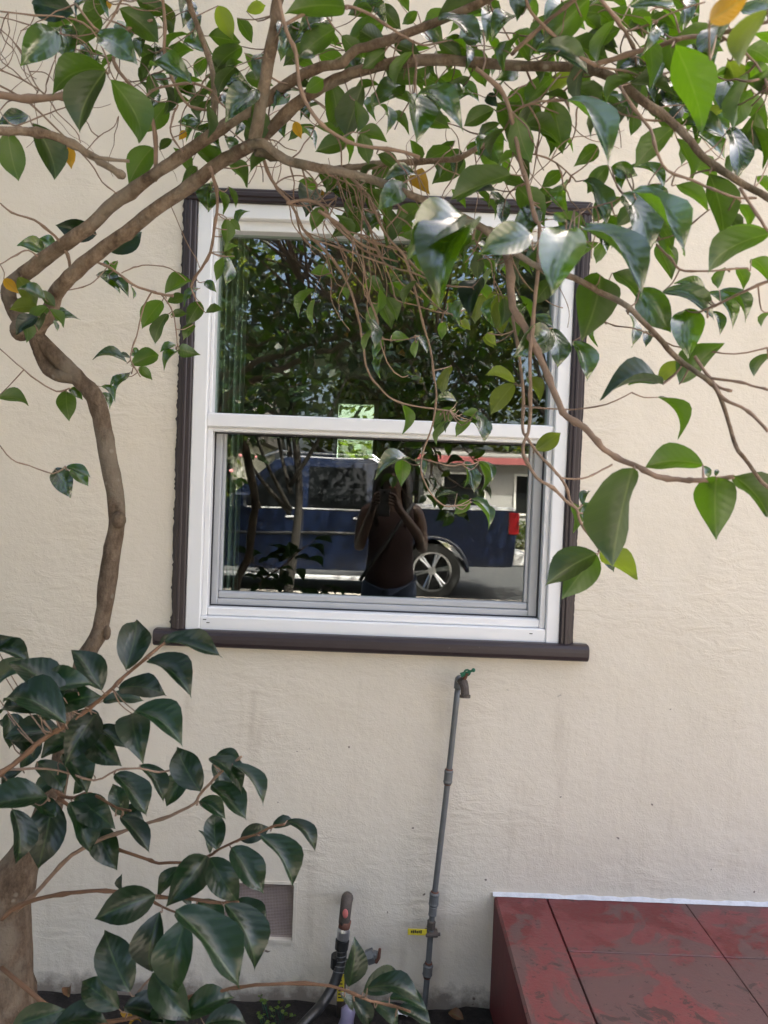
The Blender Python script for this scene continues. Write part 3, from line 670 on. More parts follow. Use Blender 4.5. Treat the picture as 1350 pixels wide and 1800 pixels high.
 ('twig','twig_bark','P',[(-10,606),(0,613),(30,640),(67,670),(100,688),(122,683)],.80,.78,1.3,2),
 ('twig','twig_bark','P',[(-10,775),(0,783),(20,807),(50,818),(93,832),(115,820)],.9,.85,1.5,1.8),
 ('twig','twig_bark','P',[(300,360),(325,420),(345,455),(352,474)],.78,.72,1.2,1),
 ('twig','twig_bark','P',[(0,465),(30,447),(50,440),(70,455)],.8,.74,1.5,2),
 # lower shoots
 ('shoot','young_bark','P',[(-30,1382),(0,1360),(31,1338),(62,1310),(93,1288),(115,1276),(156,1245),(187,1220),(218,1189),(249,1164),(280,1136),(308,1118)],1.15,1.02,6,3),
 ('shoot','young_bark','P',[(4,1615),(31,1593),(78,1577),(124,1570),(171,1566),(215,1568),(280,1577),(327,1579),(389,1587),(420,1585)],.90,1.08,5,3),
 ('shoot','young_bark','P',[(260,1574),(274,1588),(311,1605),(352,1618),(380,1628)],1.04,1.12,2.6,2.2),
 ('shoot','twig_bark','P',[(30,1600),(56,1577),(84,1546),(118,1509),(143,1493),(170,1478),(205,1465),(255,1448),(299,1434),(342,1412),(350,1399),(380,1365),(410,1341),(425,1330)],.86,1.05,5,2.4),
 ('shoot','young_bark','P',[(100,1400),(150,1440),(190,1482),(215,1496),(258,1510),(280,1517),(342,1514),(373,1501),(380,1496),(416,1478),(451,1466),(478,1453),(500,1449)],.78,1.08,4,2.2),
 ('shoot','twig_bark','P',[(-20,1358),(40,1351),(103,1354),(165,1372),(205,1354),(243,1351),(280,1357),(305,1352)],1.1,1.02,2.5,1.8),
 ('shoot','young_bark','P',[(2,1700),(120,1790),(230,1790),(300,1764),(330,1753),(383,1743),(416,1736),(472,1730),(561,1730),(606,1741),(650,1759),(687,1767),(720,1778)],.85,1.1,5,2.6),
 ('shoot','twig_bark','P',[(220,1790),(240,1748),(274,1708),(290,1680)],.95,1.0,2.4,1.6),
 ('shoot','young_bark','P',[(100,1390),(110,1400),(130,1402),(160,1395),(205,1420),(230,1425)],.78,1.05,4,2),
 ('shoot','twig_bark','P',[(90,1420),(88,1410),(84,1404)],.78,1.08,4,2.5),
]
SAMPLES = []          # (u, v, depth, radius m)
def add_branch(name, mt, z, pts, d0, d1, r0, r1):
    P = [zp(z, x, y) for x, y in pts]
    fine = r0 < 7
    if name == 'shoot': r0, r1 = r0*.8, r1*.85
    if fine and name != 'shoot': r0, r1 = r0*.72, r1*.72
    sp = smooth_path(P, 3 if fine else 4); n = len(sp)
    L = [0]
    for i in range(1, n): L.append(L[-1]+math.hypot(sp[i][0]-sp[i-1][0], sp[i][1]-sp[i-1][1]))
    pp = []; rr = []
    sd = (len(SAMPLES)*.37) % 50
    knot = r0 < 9
    for i in range(n):
        t = L[i]/L[-1]; d = d0+(d1-d0)*t + (.018*noise.noise(Vector((sd, L[i]*.02, 0))) if name != 'trunk' else 0)
        if name == 'trunk':   # taper measured down the photographed trunk
            kk = [(0,66),(.3,57),(.36,48),(.42,33),(.48,25),(.54,21),(.60,18.5),(.66,17.5),(.70,20),(.74,17),(.80,19),(.86,19),(.90,17),(1,16)]
            for (ta, ra), (tb, rb) in zip(kk, kk[1:]):
                if ta <= t <= tb: r = (ra+(rb-ra)*(t-ta)/(tb-ta))*(1 if t < .40 else max(.80, 1-(t-.40)*2))
        else: r = (r0+(r1-r0)*t)*(.78 if r0 > 9 else 1)
        if not knot: r *= 1 + .10*noise.noise(Vector((sd, L[i]*.022, 8))) + .06*noise.noise(Vector((sd, L[i]*.07, 2)))
        if knot: r *= (1.34 if i % 5 == 3 else 1) * (1 + .25*max(0, noise.noise(Vector((sd, L[i]*.09, 4)))))
        w_ = (1.3 if r < 4 else 1.6); fq = .16 if r < 4 else .07
        u = sp[i][0] + w_*noise.noise(Vector((sd+9, L[i]*fq, 0))); v = sp[i][1] + w_*noise.noise(Vector((sd+17, L[i]*fq, 0)))
        q = at(u, v, d); pp.append(q); rr.append(r*(CAMD-d)/FPX); SAMPLES.append((u, v, d, rr[-1], name))
    thick = r0 > 9
    mb = MB().tube(pp, rr, 12 if thick else 7, wob=.12 if thick else .10)
    mb.build(name, mt, tree, smooth=True)
for b_ in BR: add_branch(*b_)
# cut knob on the trunk, bark scars
for (u, v, d, r, sc) in ((209,914,.755,13,(1,1,1.2)),(36,580,.73,18,(1,1,1.1)),(188,1112,.755,9,(.8,.8,1.5))):
    MB().sphere(at(u, v, d), r*(CAMD-d)/FPX, 10, 7, sc).build('knot', 'trunk_bark', tree, smooth=True)

# leaf meshes: unit length along x, unit half-width along y, tip at (1,0,0)
LEAFV = []; LEAFL = []
def leaf_geom(arch, fold, wave, skew, fine=True):
    cols = [-1, -.5, 0, .5, 1] if fine else [-1, 0, 1]; vs = []; uv = []; fs = []
    ts = [0, .03, .09, .18, .29, .41, .53, .65, .76, .85, .91, .955, 1] if fine else [0, .1, .3, .52, .74, .9, 1]
    ws = [0, .20, .47, .73, .91, 1.0, .99, .87, .65, .39, .22, .09, 0] if fine else [0, .5, .92, 1.0, .68, .2, 0]
    K = len(ts)-1
    idx = []
    for i, (t, wd) in enumerate(zip(ts, ws)):
        row = []
        for c_ in (cols if 0 < i < K else [0]):
            z = arch*4*t*(1-t)*(1+.4*t) - arch*.9*max(0, t-.82) + fold*abs(c_)*wd + wave*math.sin(t*9+c_*2)*abs(c_)
            y = c_*wd + skew*math.sin(math.pi*t)*.6
            row.append(len(vs)); vs.append((t, y, z)); uv.append((t, .5+.5*c_*max(wd,.12)))
        idx.append(row)
    m = len(cols)-1
    for i in range(K):
        a, b_ = idx[i], idx[i+1]
        if len(a) == 1: fs += [(a[0], b_[k], b_[k+1]) for k in range(m)]
        elif len(b_) == 1: fs += [(a[k], b_[0], a[k+1]) for k in range(m)]
        else: fs += [(a[k], b_[k], b_[k+1], a[k+1]) for k in range(m)]
    return vs, [tuple(reversed(f)) for f in fs], uv
for p_ in ((.08,.16,.03,0),(.14,.22,.04,.12),(.20,.26,.03,-.15),(.11,.10,.06,.2),(.25,.16,.04,-.05),(.17,.32,.04,.08),(.09,.26,.07,-.22)):
    vs_, fs_, uv_ = leaf_geom(*p_)
    LEAFL.append(leaf_geom(*p_, False))
    LEAFV.append((vs_, fs_, uv_))
# make sure +z is the upper side
def up_side(vs_, fs_):
    a, b_, c_ = (Vector(vs_[i]) for i in fs_[len(fs_)//2][:3]); return (b_-a).cross(c_-a).z > 0
LEAFV = [(v_, f_ if up_side(v_, f_) else [tuple(reversed(x)) for x in f_], u_) for v_, f_, u_ in LEAFV]
LEAFL = [(v_, f_ if up_side(v_, f_) else [tuple(reversed(x)) for x in f_], u_) for v_, f_, u_ in LEAFL]
LEAFME = {}
def leaf_mesh(k, mt):
    if (k, mt) not in LEAFME:
        vs_, fs_, uv_ = LEAFV[k]; me = bpy.data.meshes.new('leaf'); me.from_pydata(vs_, [], fs_)
        ul = me.uv_layers.new(name='UVMap')
        for l in me.loops: ul.data[l.index].uv = uv_[l.vertex_index]
        me.materials.append(MAT[mt]); me.shade_smooth(); LEAFME[(k, mt)] = me
    return LEAFME[(k, mt)]
def leaf_matrix(base, u0, v0, u1, v1, ratio, side, d, rr, true_ratio=.56):
    """world matrix of a leaf whose base and tip sit at two photo pixels, its blade as broad as seen"""
    dist = CAMD-d; lp = max(8, math.hypot(u1-u0, v1-v0))*dist/FPX
    ratio = max(.08, min(ratio, 1.0)); true_ratio = max(.40, min(true_ratio, ratio*1.3))
    al = R(rr.uniform(8, 22)); be = 0
    if ratio > true_ratio: al = max(al, math.acos(min(1, true_ratio/ratio))*.9)
    else: be = math.acos(min(1, ratio/true_ratio))*.93
    L = lp/math.cos(al)
    tipf = at(u1, v1, d); c = (tipf-base).normalized()
    view = (cC-base).normalized(); best = None
    for sa in (1, -1):
        X = (c*math.cos(al) + view*math.sin(al)*sa).normalized()
        n0 = (view - X*view.dot(X)).normalized()
        for sb in (1, -1):
            n_ = Quaternion(X, be*sb) @ n0
            if side == 'd': n_ = -n_
            s_ = n_.z + rr.uniform(-.12, .12)
            if best is None or s_ > best[0]: best = (s_, X, n_)
    _, X, n_ = best; Y = n_.cross(X)
    W = L*max(true_ratio, ratio*.0)*.5
    m_ = Matrix((X*L, Y*W, n_*L*.8)).transposed().to_4x4(); m_.translation = base
    return m_, lp
LV = {
'I':[(710,312,766,52,.73,'u'),(575,430,400,195,.5,'u'),(830,265,1086,475,.40,'u'),(670,415,955,462,.45,'u'),(930,150,1268,245,.30,'u'),(985,118,905,165,.6,'u'),(580,490,805,490,.34,'k'),(760,545,1036,748,.45,'u'),(745,560,800,806,.78,'u'),(545,560,405,785,.72,'u'),(500,690,690,860,.6,'u'),(790,850,922,1062,.35,'u'),(650,900,828,1140,.42,'u'),(350,790,490,1012,.5,'u'),(208,832,365,1012,.5,'k'),(360,470,30,255,.42,'u'),(-40,430,205,300,.34,'u'),(440,440,80,400,.32,'u'),(370,620,-30,480,.42,'k'),(300,560,-40,560,.42,'u'),(330,640,70,690,.5,'k'),(40,560,52,745,.5,'k'),(-60,200,165,282,.42,'u'),(-40,150,92,122,.6,'k'),(270,1035,-60,1100,.42,'u'),(300,1040,225,1395,.55,'u'),(70,1100,85,1390,.42,'u'),(395,1060,505,1340,.46,'u'),(420,1045,655,1215,.6,'u'),(545,1190,652,1425,.62,'u'),(680,1140,840,1342,.36,'u'),(660,1130,825,1172,.42,'u'),(700,1140,640,965,.6,'k'),(1130,1000,1005,760,.66,'u'),(1065,870,950,1068,.52,'k'),(230,580,560,470,.42,'k'),(420,690,250,800,.5,'k'),(560,640,720,760,.5,'k'),(190,470,520,400,.4,'k'),(120,300,-30,330,.5,'k'),(260,380,430,330,.45,'k'),(150,640,-20,600,.5,'k'),(60,680,200,820,.5,'k'),(330,560,180,500,.5,'u'),(420,560,560,700,.5,'k'),(240,700,120,860,.5,'k'),(330,900,200,1010,.5,'k'),(520,900,420,1010,.5,'k'),(180,1060,330,1160,.45,'k'),(40,960,-40,1060,.5,'u'),(560,1040,480,1180,.5,'k'),(130,880,20,960,.45,'u'),(440,760,600,640,.45,'u')],
'K':[(440,92,600,155,.32,'u'),(535,150,716,392,.26,'u'),(395,110,590,322,.36,'k'),(410,268,612,472,.42,'u'),(340,365,495,472,.52,'k'),(440,655,436,462,.72,'u'),(580,595,752,525,.56,'u'),(770,515,905,485,.5,'u'),(860,480,1020,662,.32,'u'),(700,570,882,870,.38,'u'),(530,640,705,892,.52,'u'),(400,700,560,955,.58,'u'),(385,690,205,912,.72,'k'),(400,682,338,542,.28,'k'),(215,752,98,922,.38,'k'),(550,960,738,1112,.46,'u'),(490,975,650,1332,.42,'u'),(200,1010,556,1452,.36,'u'),(270,1050,205,1455,.52,'u'),(330,960,480,1110,.5,'k'),(250,1650,520,1540,.5,'u'),(370,1690,620,1690,.4,'u'),(60,1470,260,1660,.6,'u'),(420,140,480,360,.4,'k')],
'J':[(880,560,590,672,.62,'u'),(905,650,862,975,.52,'u'),(732,1106,610,800,.68,'u'),(672,1200,458,1042,.6,'u'),(1012,1050,900,1285,.6,'u'),(70,1300,330,1215,.6,'u'),(690,525,690,440,.45,'k'),(860,1000,1060,1230,.62,'u'),(700,1190,960,1290,.5,'u'),(300,1300,600,1280,.4,'u'),(1060,680,1200,860,.45,'k'),(1020,560,1080,620,.5,'k')],
'L':[(450,690,482,420,.46,'u'),(535,722,725,610,.7,'u'),(690,755,905,835,.34,'u'),(740,820,935,915,.42,'u'),(600,790,725,915,.5,'u'),(470,750,565,915,.52,'u'),(400,725,475,835,.4,'k'),(560,700,880,790,.35,'u')],
'A':[(300,160,108,345,.55,'u'),(322,140,376,365,.68,'u'),(390,70,140,10,.55,'k'),(515,180,735,350,.5,'u'),(560,370,268,502,.42,'d'),(555,378,425,685,.46,'d'),(582,420,722,722,.48,'d'),(630,45,802,195,.55,'d'),(760,110,688,212,.45,'d'),(880,545,772,690,.62,'d'),(905,735,840,792,.5,'d'),(805,778,685,962,.55,'d'),(1060,690,925,640,.4,'u'),(40,690,90,915,.6,'d'),(175,650,272,902,.52,'d'),(155,612,0,648,.45,'u'),(350,775,370,862,.85,'y'),(980,690,945,735,.7,'y'),(510,1235,330,1195,.62,'k'),(585,1330,745,1225,.58,'k'),(300,1330,178,1258,.45,'u'),(255,1345,108,1300,.45,'u'),(850,10,905,112,.6,'l'),(960,-10,965,165,.5,'u'),(1100,190,1275,225,.5,'d'),(1275,245,1130,392,.5,'d'),(1290,280,1345,390,.5,'d'),(1150,30,1205,155,.75,'l'),(1250,95,1315,205,.5,'d'),(900,310,1022,265,.45,'d'),(1010,445,750,335,.28,'u'),(1355,470,1180,650,.5,'u'),(1190,520,1100,560,.5,'u'),(1020,490,895,495,.42,'d'),(1090,720,1020,760,.42,'u'),(1110,960,1100,1128,.42,'u'),(1005,905,930,800,.5,'d'),(420,110,250,250,.3,'d'),(560,0,575,45,.5,'y'),(780,260,880,360,.4,'d'),(700,240,800,330,.5,'d'),(830,300,950,380,.45,'d'),(1160,1000,1180,1105,.3,'d'),(1190,840,1290,970,.4,'d'),(1040,880,960,960,.6,'d'),(1300,60,1400,30,.6,'l'),(1190,390,1280,330,.4,'d'),(720,0,860,60,.6,'d')],
'B':[(400,110,215,195,.42,'u'),(290,150,410,235,.42,'d'),(470,40,150,70,.5,'d'),(640,-20,500,70,.6,'d'),(660,20,745,130,.65,'d'),(530,35,700,165,.25,'u'),(490,225,670,120,.6,'d'),(690,262,575,180,.85,'d'),(860,135,995,255,.52,'u'),(230,300,312,300,.5,'u'),(330,285,475,345,.52,'d'),(262,485,345,425,.8,'d'),(780,430,605,565,.48,'u'),(815,495,848,780,.46,'u'),(850,500,1105,700,.3,'u'),(1250,45,1210,240,.6,'u'),(1360,80,1235,225,.45,'u'),(960,90,1205,250,.22,'u'),(1050,95,890,180,.42,'d'),(390,420,420,650,.55,'d'),(560,450,480,705,.5,'d'),(1180,690,1300,885,.55,'u'),(1255,575,1105,660,.52,'d'),(1085,800,955,942,.75,'d'),(1345,920,1035,1052,.36,'d'),(1265,1000,1050,1065,.36,'k'),(300,1005,258,1155,.95,'k'),(555,1125,408,1245,.75,'d'),(885,1090,742,1205,.5,'d'),(835,905,905,1008,.9,'y'),(440,915,545,1105,.5,'d'),(580,1000,682,1165,.46,'d'),(375,975,445,1010,.6,'u'),(720,890,792,985,.52,'d'),(330,885,372,995,.5,'d'),(480,750,315,800,.55,'d'),(540,700,685,745,.45,'d'),(640,815,745,905,.45,'d'),(960,415,1045,485,.6,'u'),(1030,430,1185,545,.26,'u'),(655,555,690,722,.22,'u'),(520,530,525,690,.4,'d'),(1000,215,1105,305,.5,'u'),(155,595,148,735,.42,'u'),(205,640,232,712,.7,'y'),(345,1000,352,1035,.6,'y'),(180,500,75,560,.5,'u'),(240,570,285,640,.5,'u'),(960,90,1180,60,.5,'d'),(1110,30,1190,-40,.6,'u'),(850,60,780,120,.6,'d'),(1330,600,1360,780,.5,'d'),(730,230,860,290,.6,'d'),(900,480,990,560,.6,'d'),(1220,500,1280,570,.7,'k'),(950,270,1010,390,.4,'d'),(1250,640,1230,740,.5,'k'),(600,300,700,330,.6,'k')],
'C':[(260,0,155,135,.55,'u'),(410,-10,210,185,.6,'d'),(620,25,880,35,.34,'u'),(1040,110,1215,-10,.6,'y',1.62),(1110,95,1035,415,.36,'u'),(1350,50,1228,295,.42,'l',1.6),(1135,310,1198,545,.42,'l'),(1240,325,1312,485,.52,'d'),(345,255,565,285,.4,'d'),(390,215,560,250,.5,'d'),(610,150,725,100,.65,'d'),(590,385,805,325,.62,'d'),(860,235,992,655,.42,'d'),(830,320,1050,520,.5,'d'),(1055,400,1185,460,.52,'d'),(130,270,405,395,.32,'u'),(210,405,92,552,.52,'d'),(372,385,218,522,.36,'l'),(205,530,258,772,.62,'d'),(290,528,515,885,.25,'u'),(325,455,435,625,.5,'d'),(605,565,497,685,.52,'d'),(640,585,628,702,.52,'d'),(715,525,905,655,.52,'d'),(770,580,840,715,.5,'d'),(935,610,970,690,.5,'l'),(1125,565,995,685,.36,'l'),(1130,735,868,690,.28,'u'),(1150,672,1185,965,.36,'s'),(1360,830,1180,690,.32,'s'),(1185,560,1350,645,.42,'d'),(150,688,262,762,.45,'u'),(165,700,192,822,.3,'d'),(455,775,355,855,.75,'d'),(505,870,415,995,.6,'d'),(262,905,175,975,.7,'d'),(285,955,292,1135,.45,'u'),(380,950,505,1210,.28,'u'),(525,880,655,925,.6,'u'),(590,895,575,1005,.5,'u'),(605,885,802,1025,.16,'u'),(635,1005,912,1345,.2,'u'),(590,1015,725,1350,.4,'u'),(740,1125,845,1310,.42,'d'),(865,975,1042,1115,.3,'d'),(1040,915,1110,1238,.42,'d'),(1195,1075,1242,1205,.42,'d'),(1140,1130,1210,1235,.5,'d'),(1360,1230,1098,1355,.38,'d'),(455,65,522,145,.42,'d'),(380,95,465,175,.5,'d'),(700,200,640,100,.5,'d'),(130,90,60,0,.5,'d'),(30,200,90,320,.5,'d'),(20,560,85,680,.5,'d'),(220,1000,100,1080,.6,'d'),(210,1060,40,1120,.5,'d'),(130,1090,20,1170,.6,'d'),(430,1170,560,1060,.5,'d'),(560,1130,480,1270,.6,'d'),(660,1160,760,1280,.5,'d'),(820,490,760,600,.7,'k'),(900,560,800,640,.6,'k'),(970,70,860,160,.5,'u'),(1290,930,1350,1010,.5,'d'),(1060,500,1140,640,.5,'d'),(1260,470,1180,640,.6,'d')],
'F':[(320,485,128,622,.6,'u'),(325,478,350,675,.45,'u'),(425,540,492,732,.42,'u'),(555,225,478,502,.8,'d'),(575,430,538,572,.16,'u'),(680,390,705,575,.16,'u'),(610,215,735,335,.45,'d'),(742,290,888,495,.58,'s'),(850,305,1085,435,.28,'u'),(770,490,770,572,.5,'u'),(960,388,972,632,.6,'u'),(930,742,1115,572,.5,'d'),(925,635,838,722,.6,'l'),(850,738,698,745,.32,'u'),(850,745,535,820,.22,'k'),(825,805,930,1012,.16,'d'),(1042,1125,782,1140,.45,'d'),(1040,1130,1068,1192,.5,'u'),(145,742,38,882,.52,'l'),(150,735,0,700,.3,'l'),(205,705,270,825,.42,'l'),(1355,30,1102,192,.42,'d'),(1145,190,1115,285,.5,'d'),(1200,190,1232,292,.5,'d'),(1270,150,1355,255,.5,'d'),(1055,300,910,265,.32,'u'),(1060,308,1182,482,.26,'u'),(1120,298,1242,450,.2,'u'),(1080,398,1122,515,.3,'u'),(820,85,892,242,.52,'d'),(705,-10,765,135,.6,'u'),(935,-10,908,165,.16,'u'),(1360,600,1288,702,.4,'d'),(1360,400,1322,465,.4,'d'),(240,420,330,470,.4,'u'),(330,250,250,350,.7,'d'),(60,480,110,330,.6,'l'),(20,500,60,560,.7,'l'),(800,40,880,90,.5,'k'),(650,20,720,160,.4,'d'),(600,60,540,160,.5,'d')],
'H':[(710,195,612,692,.40,'d'),(1105,238,1105,548,.66,'d'),(1180,232,1360,440,.45,'d'),(470,372,512,300,.42,'u'),(525,365,622,455,.5,'d'),(520,370,538,542,.5,'d'),(415,355,428,508,.34,'d'),(470,360,540,480,.55,'u'),(535,602,298,750,.52,'d'),(540,610,372,818,.56,'d'),(560,605,615,685,.52,'k'),(560,592,752,738,.42,'l'),(245,112,358,35,.6,'l'),(1100,235,1110,200,.6,'u')],
'E':[(285,540,405,565,.42,'d'),(590,565,675,635,.7,'d'),(715,590,792,672,.7,'d'),(655,685,712,825,.52,'d'),(715,870,812,885,.62,'d'),(842,868,905,965,.42,'u'),(852,890,838,985,.42,'d'),(985,620,948,735,.5,'l'),(1185,565,1125,782,.5,'k'),(1245,640,1292,858,.55,'l'),(1205,640,1158,795,.5,'l'),(985,795,978,885,.6,'d'),(1205,865,1255,935,.6,'l'),(1030,1030,988,1182,.36,'l'),(768,1230,772,1388,.32,'d'),(1060,1220,920,1230,.3,'u'),(1010,1265,945,1342,.5,'d'),(680,435,755,512,.6,'k'),(1080,790,1130,840,.7,'l'),(1010,700,1060,760,.6,'u'),(1110,730,1030,790,.4,'u'),(450,610,480,680,.5,'d')],
'G':[(345,280,78,432,.28,'u'),(285,285,275,485,.62,'d'),(380,285,452,405,.5,'u'),(740,308,742,495,.3,'d'),(745,300,818,545,.32,'u'),(850,310,872,525,.26,'d'),(850,300,942,465,.16,'u'),(790,595,668,692,.62,'d'),(795,578,930,692,.26,'u'),(800,600,922,802,.13,'u'),(690,540,525,575,.12,'u'),(790,0,682,115,.5,'d'),(795,-5,885,152,.42,'u'),(565,-60,562,60,.5,'d'),(600,0,538,182,.17,'d'),(640,0,602,92,.2,'u'),(700,-80,800,-20,.3,'u')],
'D':[(95,260,180,392,.6,'l',.82),(195,415,38,435,.5,'l',.82),(235,450,205,545,.5,'d',.82),(220,330,282,405,.6,'d',.82),(238,540,412,490,.2,'u'),(250,420,150,520,.5,'d',.83),(240,380,110,330,.4,'u',.83),(200,470,90,560,.5,'k',.83),(260,430,330,520,.4,'d',.82),(130,480,140,602,.5,'d',.82),(295,450,348,432,.42,'u'),(280,488,302,545,.35,'u'),(620,175,600,262,.45,'d'),(545,185,600,215,.6,'u'),(510,248,642,352,.42,'u'),(580,268,685,375,.32,'u'),(690,310,702,385,.15,'u'),(855,388,748,535,.5,'d'),(885,455,818,618,.36,'d'),(900,460,985,455,.5,'d'),(880,400,1015,365,.32,'d'),(870,350,1022,285,.42,'d'),(1060,395,985,515,.6,'d'),(1085,450,1182,440,.42,'d'),(1025,508,968,592,.5,'d'),(1080,285,1145,345,.55,'u'),(1055,320,968,418,.25,'u'),(925,618,848,655,.42,'u'),(940,645,1042,668,.75,'d'),(948,648,865,752,.28,'u'),(690,690,618,680,.32,'u'),(700,645,762,690,.7,'u'),(690,725,845,670,.55,'d'),(735,735,795,795,.65,'d'),(672,715,503,698,.2,'u'),(692,760,598,884,.22,'u'),(672,785,578,852,.12,'u'),(350,862,365,1012,.72,'d'),(370,848,442,915,.5,'u'),(530,838,612,925,.32,'u'),(535,870,582,965,.34,'u'),(-20,900,135,935,.42,'d'),(290,1270,375,1435,.6,'u'),(350,1262,488,1322,.32,'u'),(375,1272,472,1370,.52,'u'),(1190,150,1188,315,.36,'u'),(1235,150,1140,285,.3,'d'),(1180,130,1255,95,.4,'d'),(1185,30,1215,85,.5,'u'),(20,270,80,330,.7,'y',.82)],
'P':[(1002,402,968,526,.62,'s',1.5),(995,388,972,376,.6,'u',1.5),(935,412,838,448,.52,'s',1.5),(815,378,712,458,.5,'u',1.5),(838,386,768,545,.46,'u',1.5),(1023,402,1128,524,.22,'u'),(362,328,366,378,.45,'u'),(382,330,391,373,.28,'d'),(402,328,413,360,.3,'d'),(398,383,397,426,.55,'d'),(406,385,420,402,.7,'d'),(416,400,440,370,.18,'u'),(800,716,768,770,.5,'d'),(838,724,852,778,.4,'u'),(812,728,850,745,.4,'d')],
}
DEF = dict(A=.95,B=1.1,C=1.22,D=.72,E=.95,F=1.15,G=.87,H=1.15,I=1.08,J=1.05,K=1.08,L=1.12,P=1.1)
lr = random.Random(21); leaves = []; conn = MB()
thin = [s for s in SAMPLES if s[4] != 'trunk']
def nearest(u, v, pool):
    return min(pool, key=lambda s: (s[0]-u)**2+(s[1]-v)**2)
def connect(u, v, d, s, r=.0010):
    q0 = at(s[0], s[1], s[2]); q1 = at(u, v, d); mid = (q0+q1)/2 + Vector((lr.uniform(-.004,.004), lr.uniform(-.004,.004), -.1*(q1-q0).length*lr.random()))
    if (q1-q0).length > .003: conn.tube(smooth_path([tuple(q0), tuple(mid), tuple(q1)], 3), [r*1.25, r*1.2, r*1.1, r, r, r*.9, r*.9], 5)
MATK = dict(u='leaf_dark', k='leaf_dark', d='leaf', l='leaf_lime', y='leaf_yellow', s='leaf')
for z, rows in LV.items():
    for row in rows:
        x0, y0, x1, y1, wr, sd = row[:6]
        u0, v0 = zp(z, x0, y0); u1, v1 = zp(z, x1, y1)
        s = nearest(u0, v0, thin); dd = math.hypot(s[0]-u0, s[1]-v0)
        lpx = math.hypot(u1-u0, v1-v0)
        if len(row) > 6: d = row[6]
        else:
            d = s[2] + lr.uniform(-.02, .03) if dd < 45 else DEF[z] + lr.uniform(-.05, .08)
            want = CAMD - .078*FPX/max(lpx, 55)     # leaves of about eight centimetres
            d += max(-.10, min(.16, .35*(want-d)))
        base = at(u0, v0, d)
        side = {'u':'u','k':'u','s':'u','d':'d','l':'d','y':'d'}[sd]
        m_, lp = leaf_matrix(base, u0, v0, u1, v1, wr, side, d, lr)
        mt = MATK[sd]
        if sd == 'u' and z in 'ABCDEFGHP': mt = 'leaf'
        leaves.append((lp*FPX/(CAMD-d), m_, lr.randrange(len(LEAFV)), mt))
        connect(u0, v0, d, s)
# twigs and leaves that fill the crown
fill = []
def lim(u):
    for (a, la), (b_, lb) in zip(LIM, LIM[1:]):
        if a <= u <= b_: return la+(lb-la)*(u-a)/(b_-a)
    return 200
LIM = [(-400,60),(0,80),(120,110),(260,180),(330,290),(450,330),(560,360),(700,420),(800,470),(1000,470),(1100,430),(1200,330),(1300,300),(1800,260)]
seeds = [s for s in thin if s[1] < 470 and s[1] < lim(s[0])+40 and s[0] > 180]
fr = random.Random(5)
for i in range(230):
    s = fr.choice(seeds); u, v, d = s[0], s[1], s[2]-s[3]*.5; a = fr.uniform(-2.6, 2.6)+math.pi/2; pth = [(u, v, d)]
    for k in range(fr.randint(4, 8)):
        a += fr.uniform(-.55, .55) + .12*math.cos(a)*(1 if math.cos(a) > 0 else -1)*-.0
        st = fr.uniform(14, 26); u += st*math.cos(a); v += st*math.sin(a)+3; d += fr.uniform(-.075, .005)
        if v > lim(u): break
        pth.append((u, v, d))
    if len(pth) < 3: continue
    q = [tuple(at(*p)) for p in pth]; sp_ = smooth_path(q, 3)
    r0 = fr.uniform(.0008, .0018); conn.tube(sp_, [r0*(1-.5*k/len(sp_)) for k in range(len(sp_))], 5, wob=.1)
    if i < 150:
        for p in pth[1:]:
            if fr.random() < .42:
                ang = fr.uniform(.2, math.pi-.2); lpx = .06*FPX/(CAMD-p[2])*fr.uniform(.65, 1.15)
                u1, v1 = p[0]+lpx*math.cos(ang), p[1]+lpx*math.sin(ang)
                if v1 > lim(u1)+25: continue
                m_, lp = leaf_matrix(at(*p), p[0], p[1], u1, v1, fr.choice((.12,.2,.3,.4,.5,.55)), fr.choice('dddduu'), p[2], fr)
                fill.append((0, m_, fr.randrange(len(LEAFV)), 'leaf'))
for i in range(34):
    u, v, d = fr.uniform(-20, 320), fr.uniform(-20, 240), fr.uniform(.7, .95); a = fr.uniform(-.6, 1.1); pth = []
    s = nearest(u, v, [x for x in thin if x[0] < 420 and x[1] < 420]); pth = [(s[0], s[1], s[2])]
    for k in range(6):
        a += fr.uniform(-.6, .6); st = fr.uniform(12, 24)
        pth.append((pth[-1][0]+st*math.cos(a)*(1 if i % 2 else -1), pth[-1][1]+st*math.sin(a), pth[-1][2]+fr.uniform(-.04, .01)))
    sp_ = smooth_path([tuple(at(*x)) for x in pth], 2); r0 = fr.uniform(.0007, .0014); conn.tube(sp_, [r0*(1-.5*k/len(sp_)) for k in range(len(sp_))], 5, wob=.1)
hang = [x for x in thin if 470 < x[0] < 1000 and 230 < x[1] < 440 and x[2] > .9]
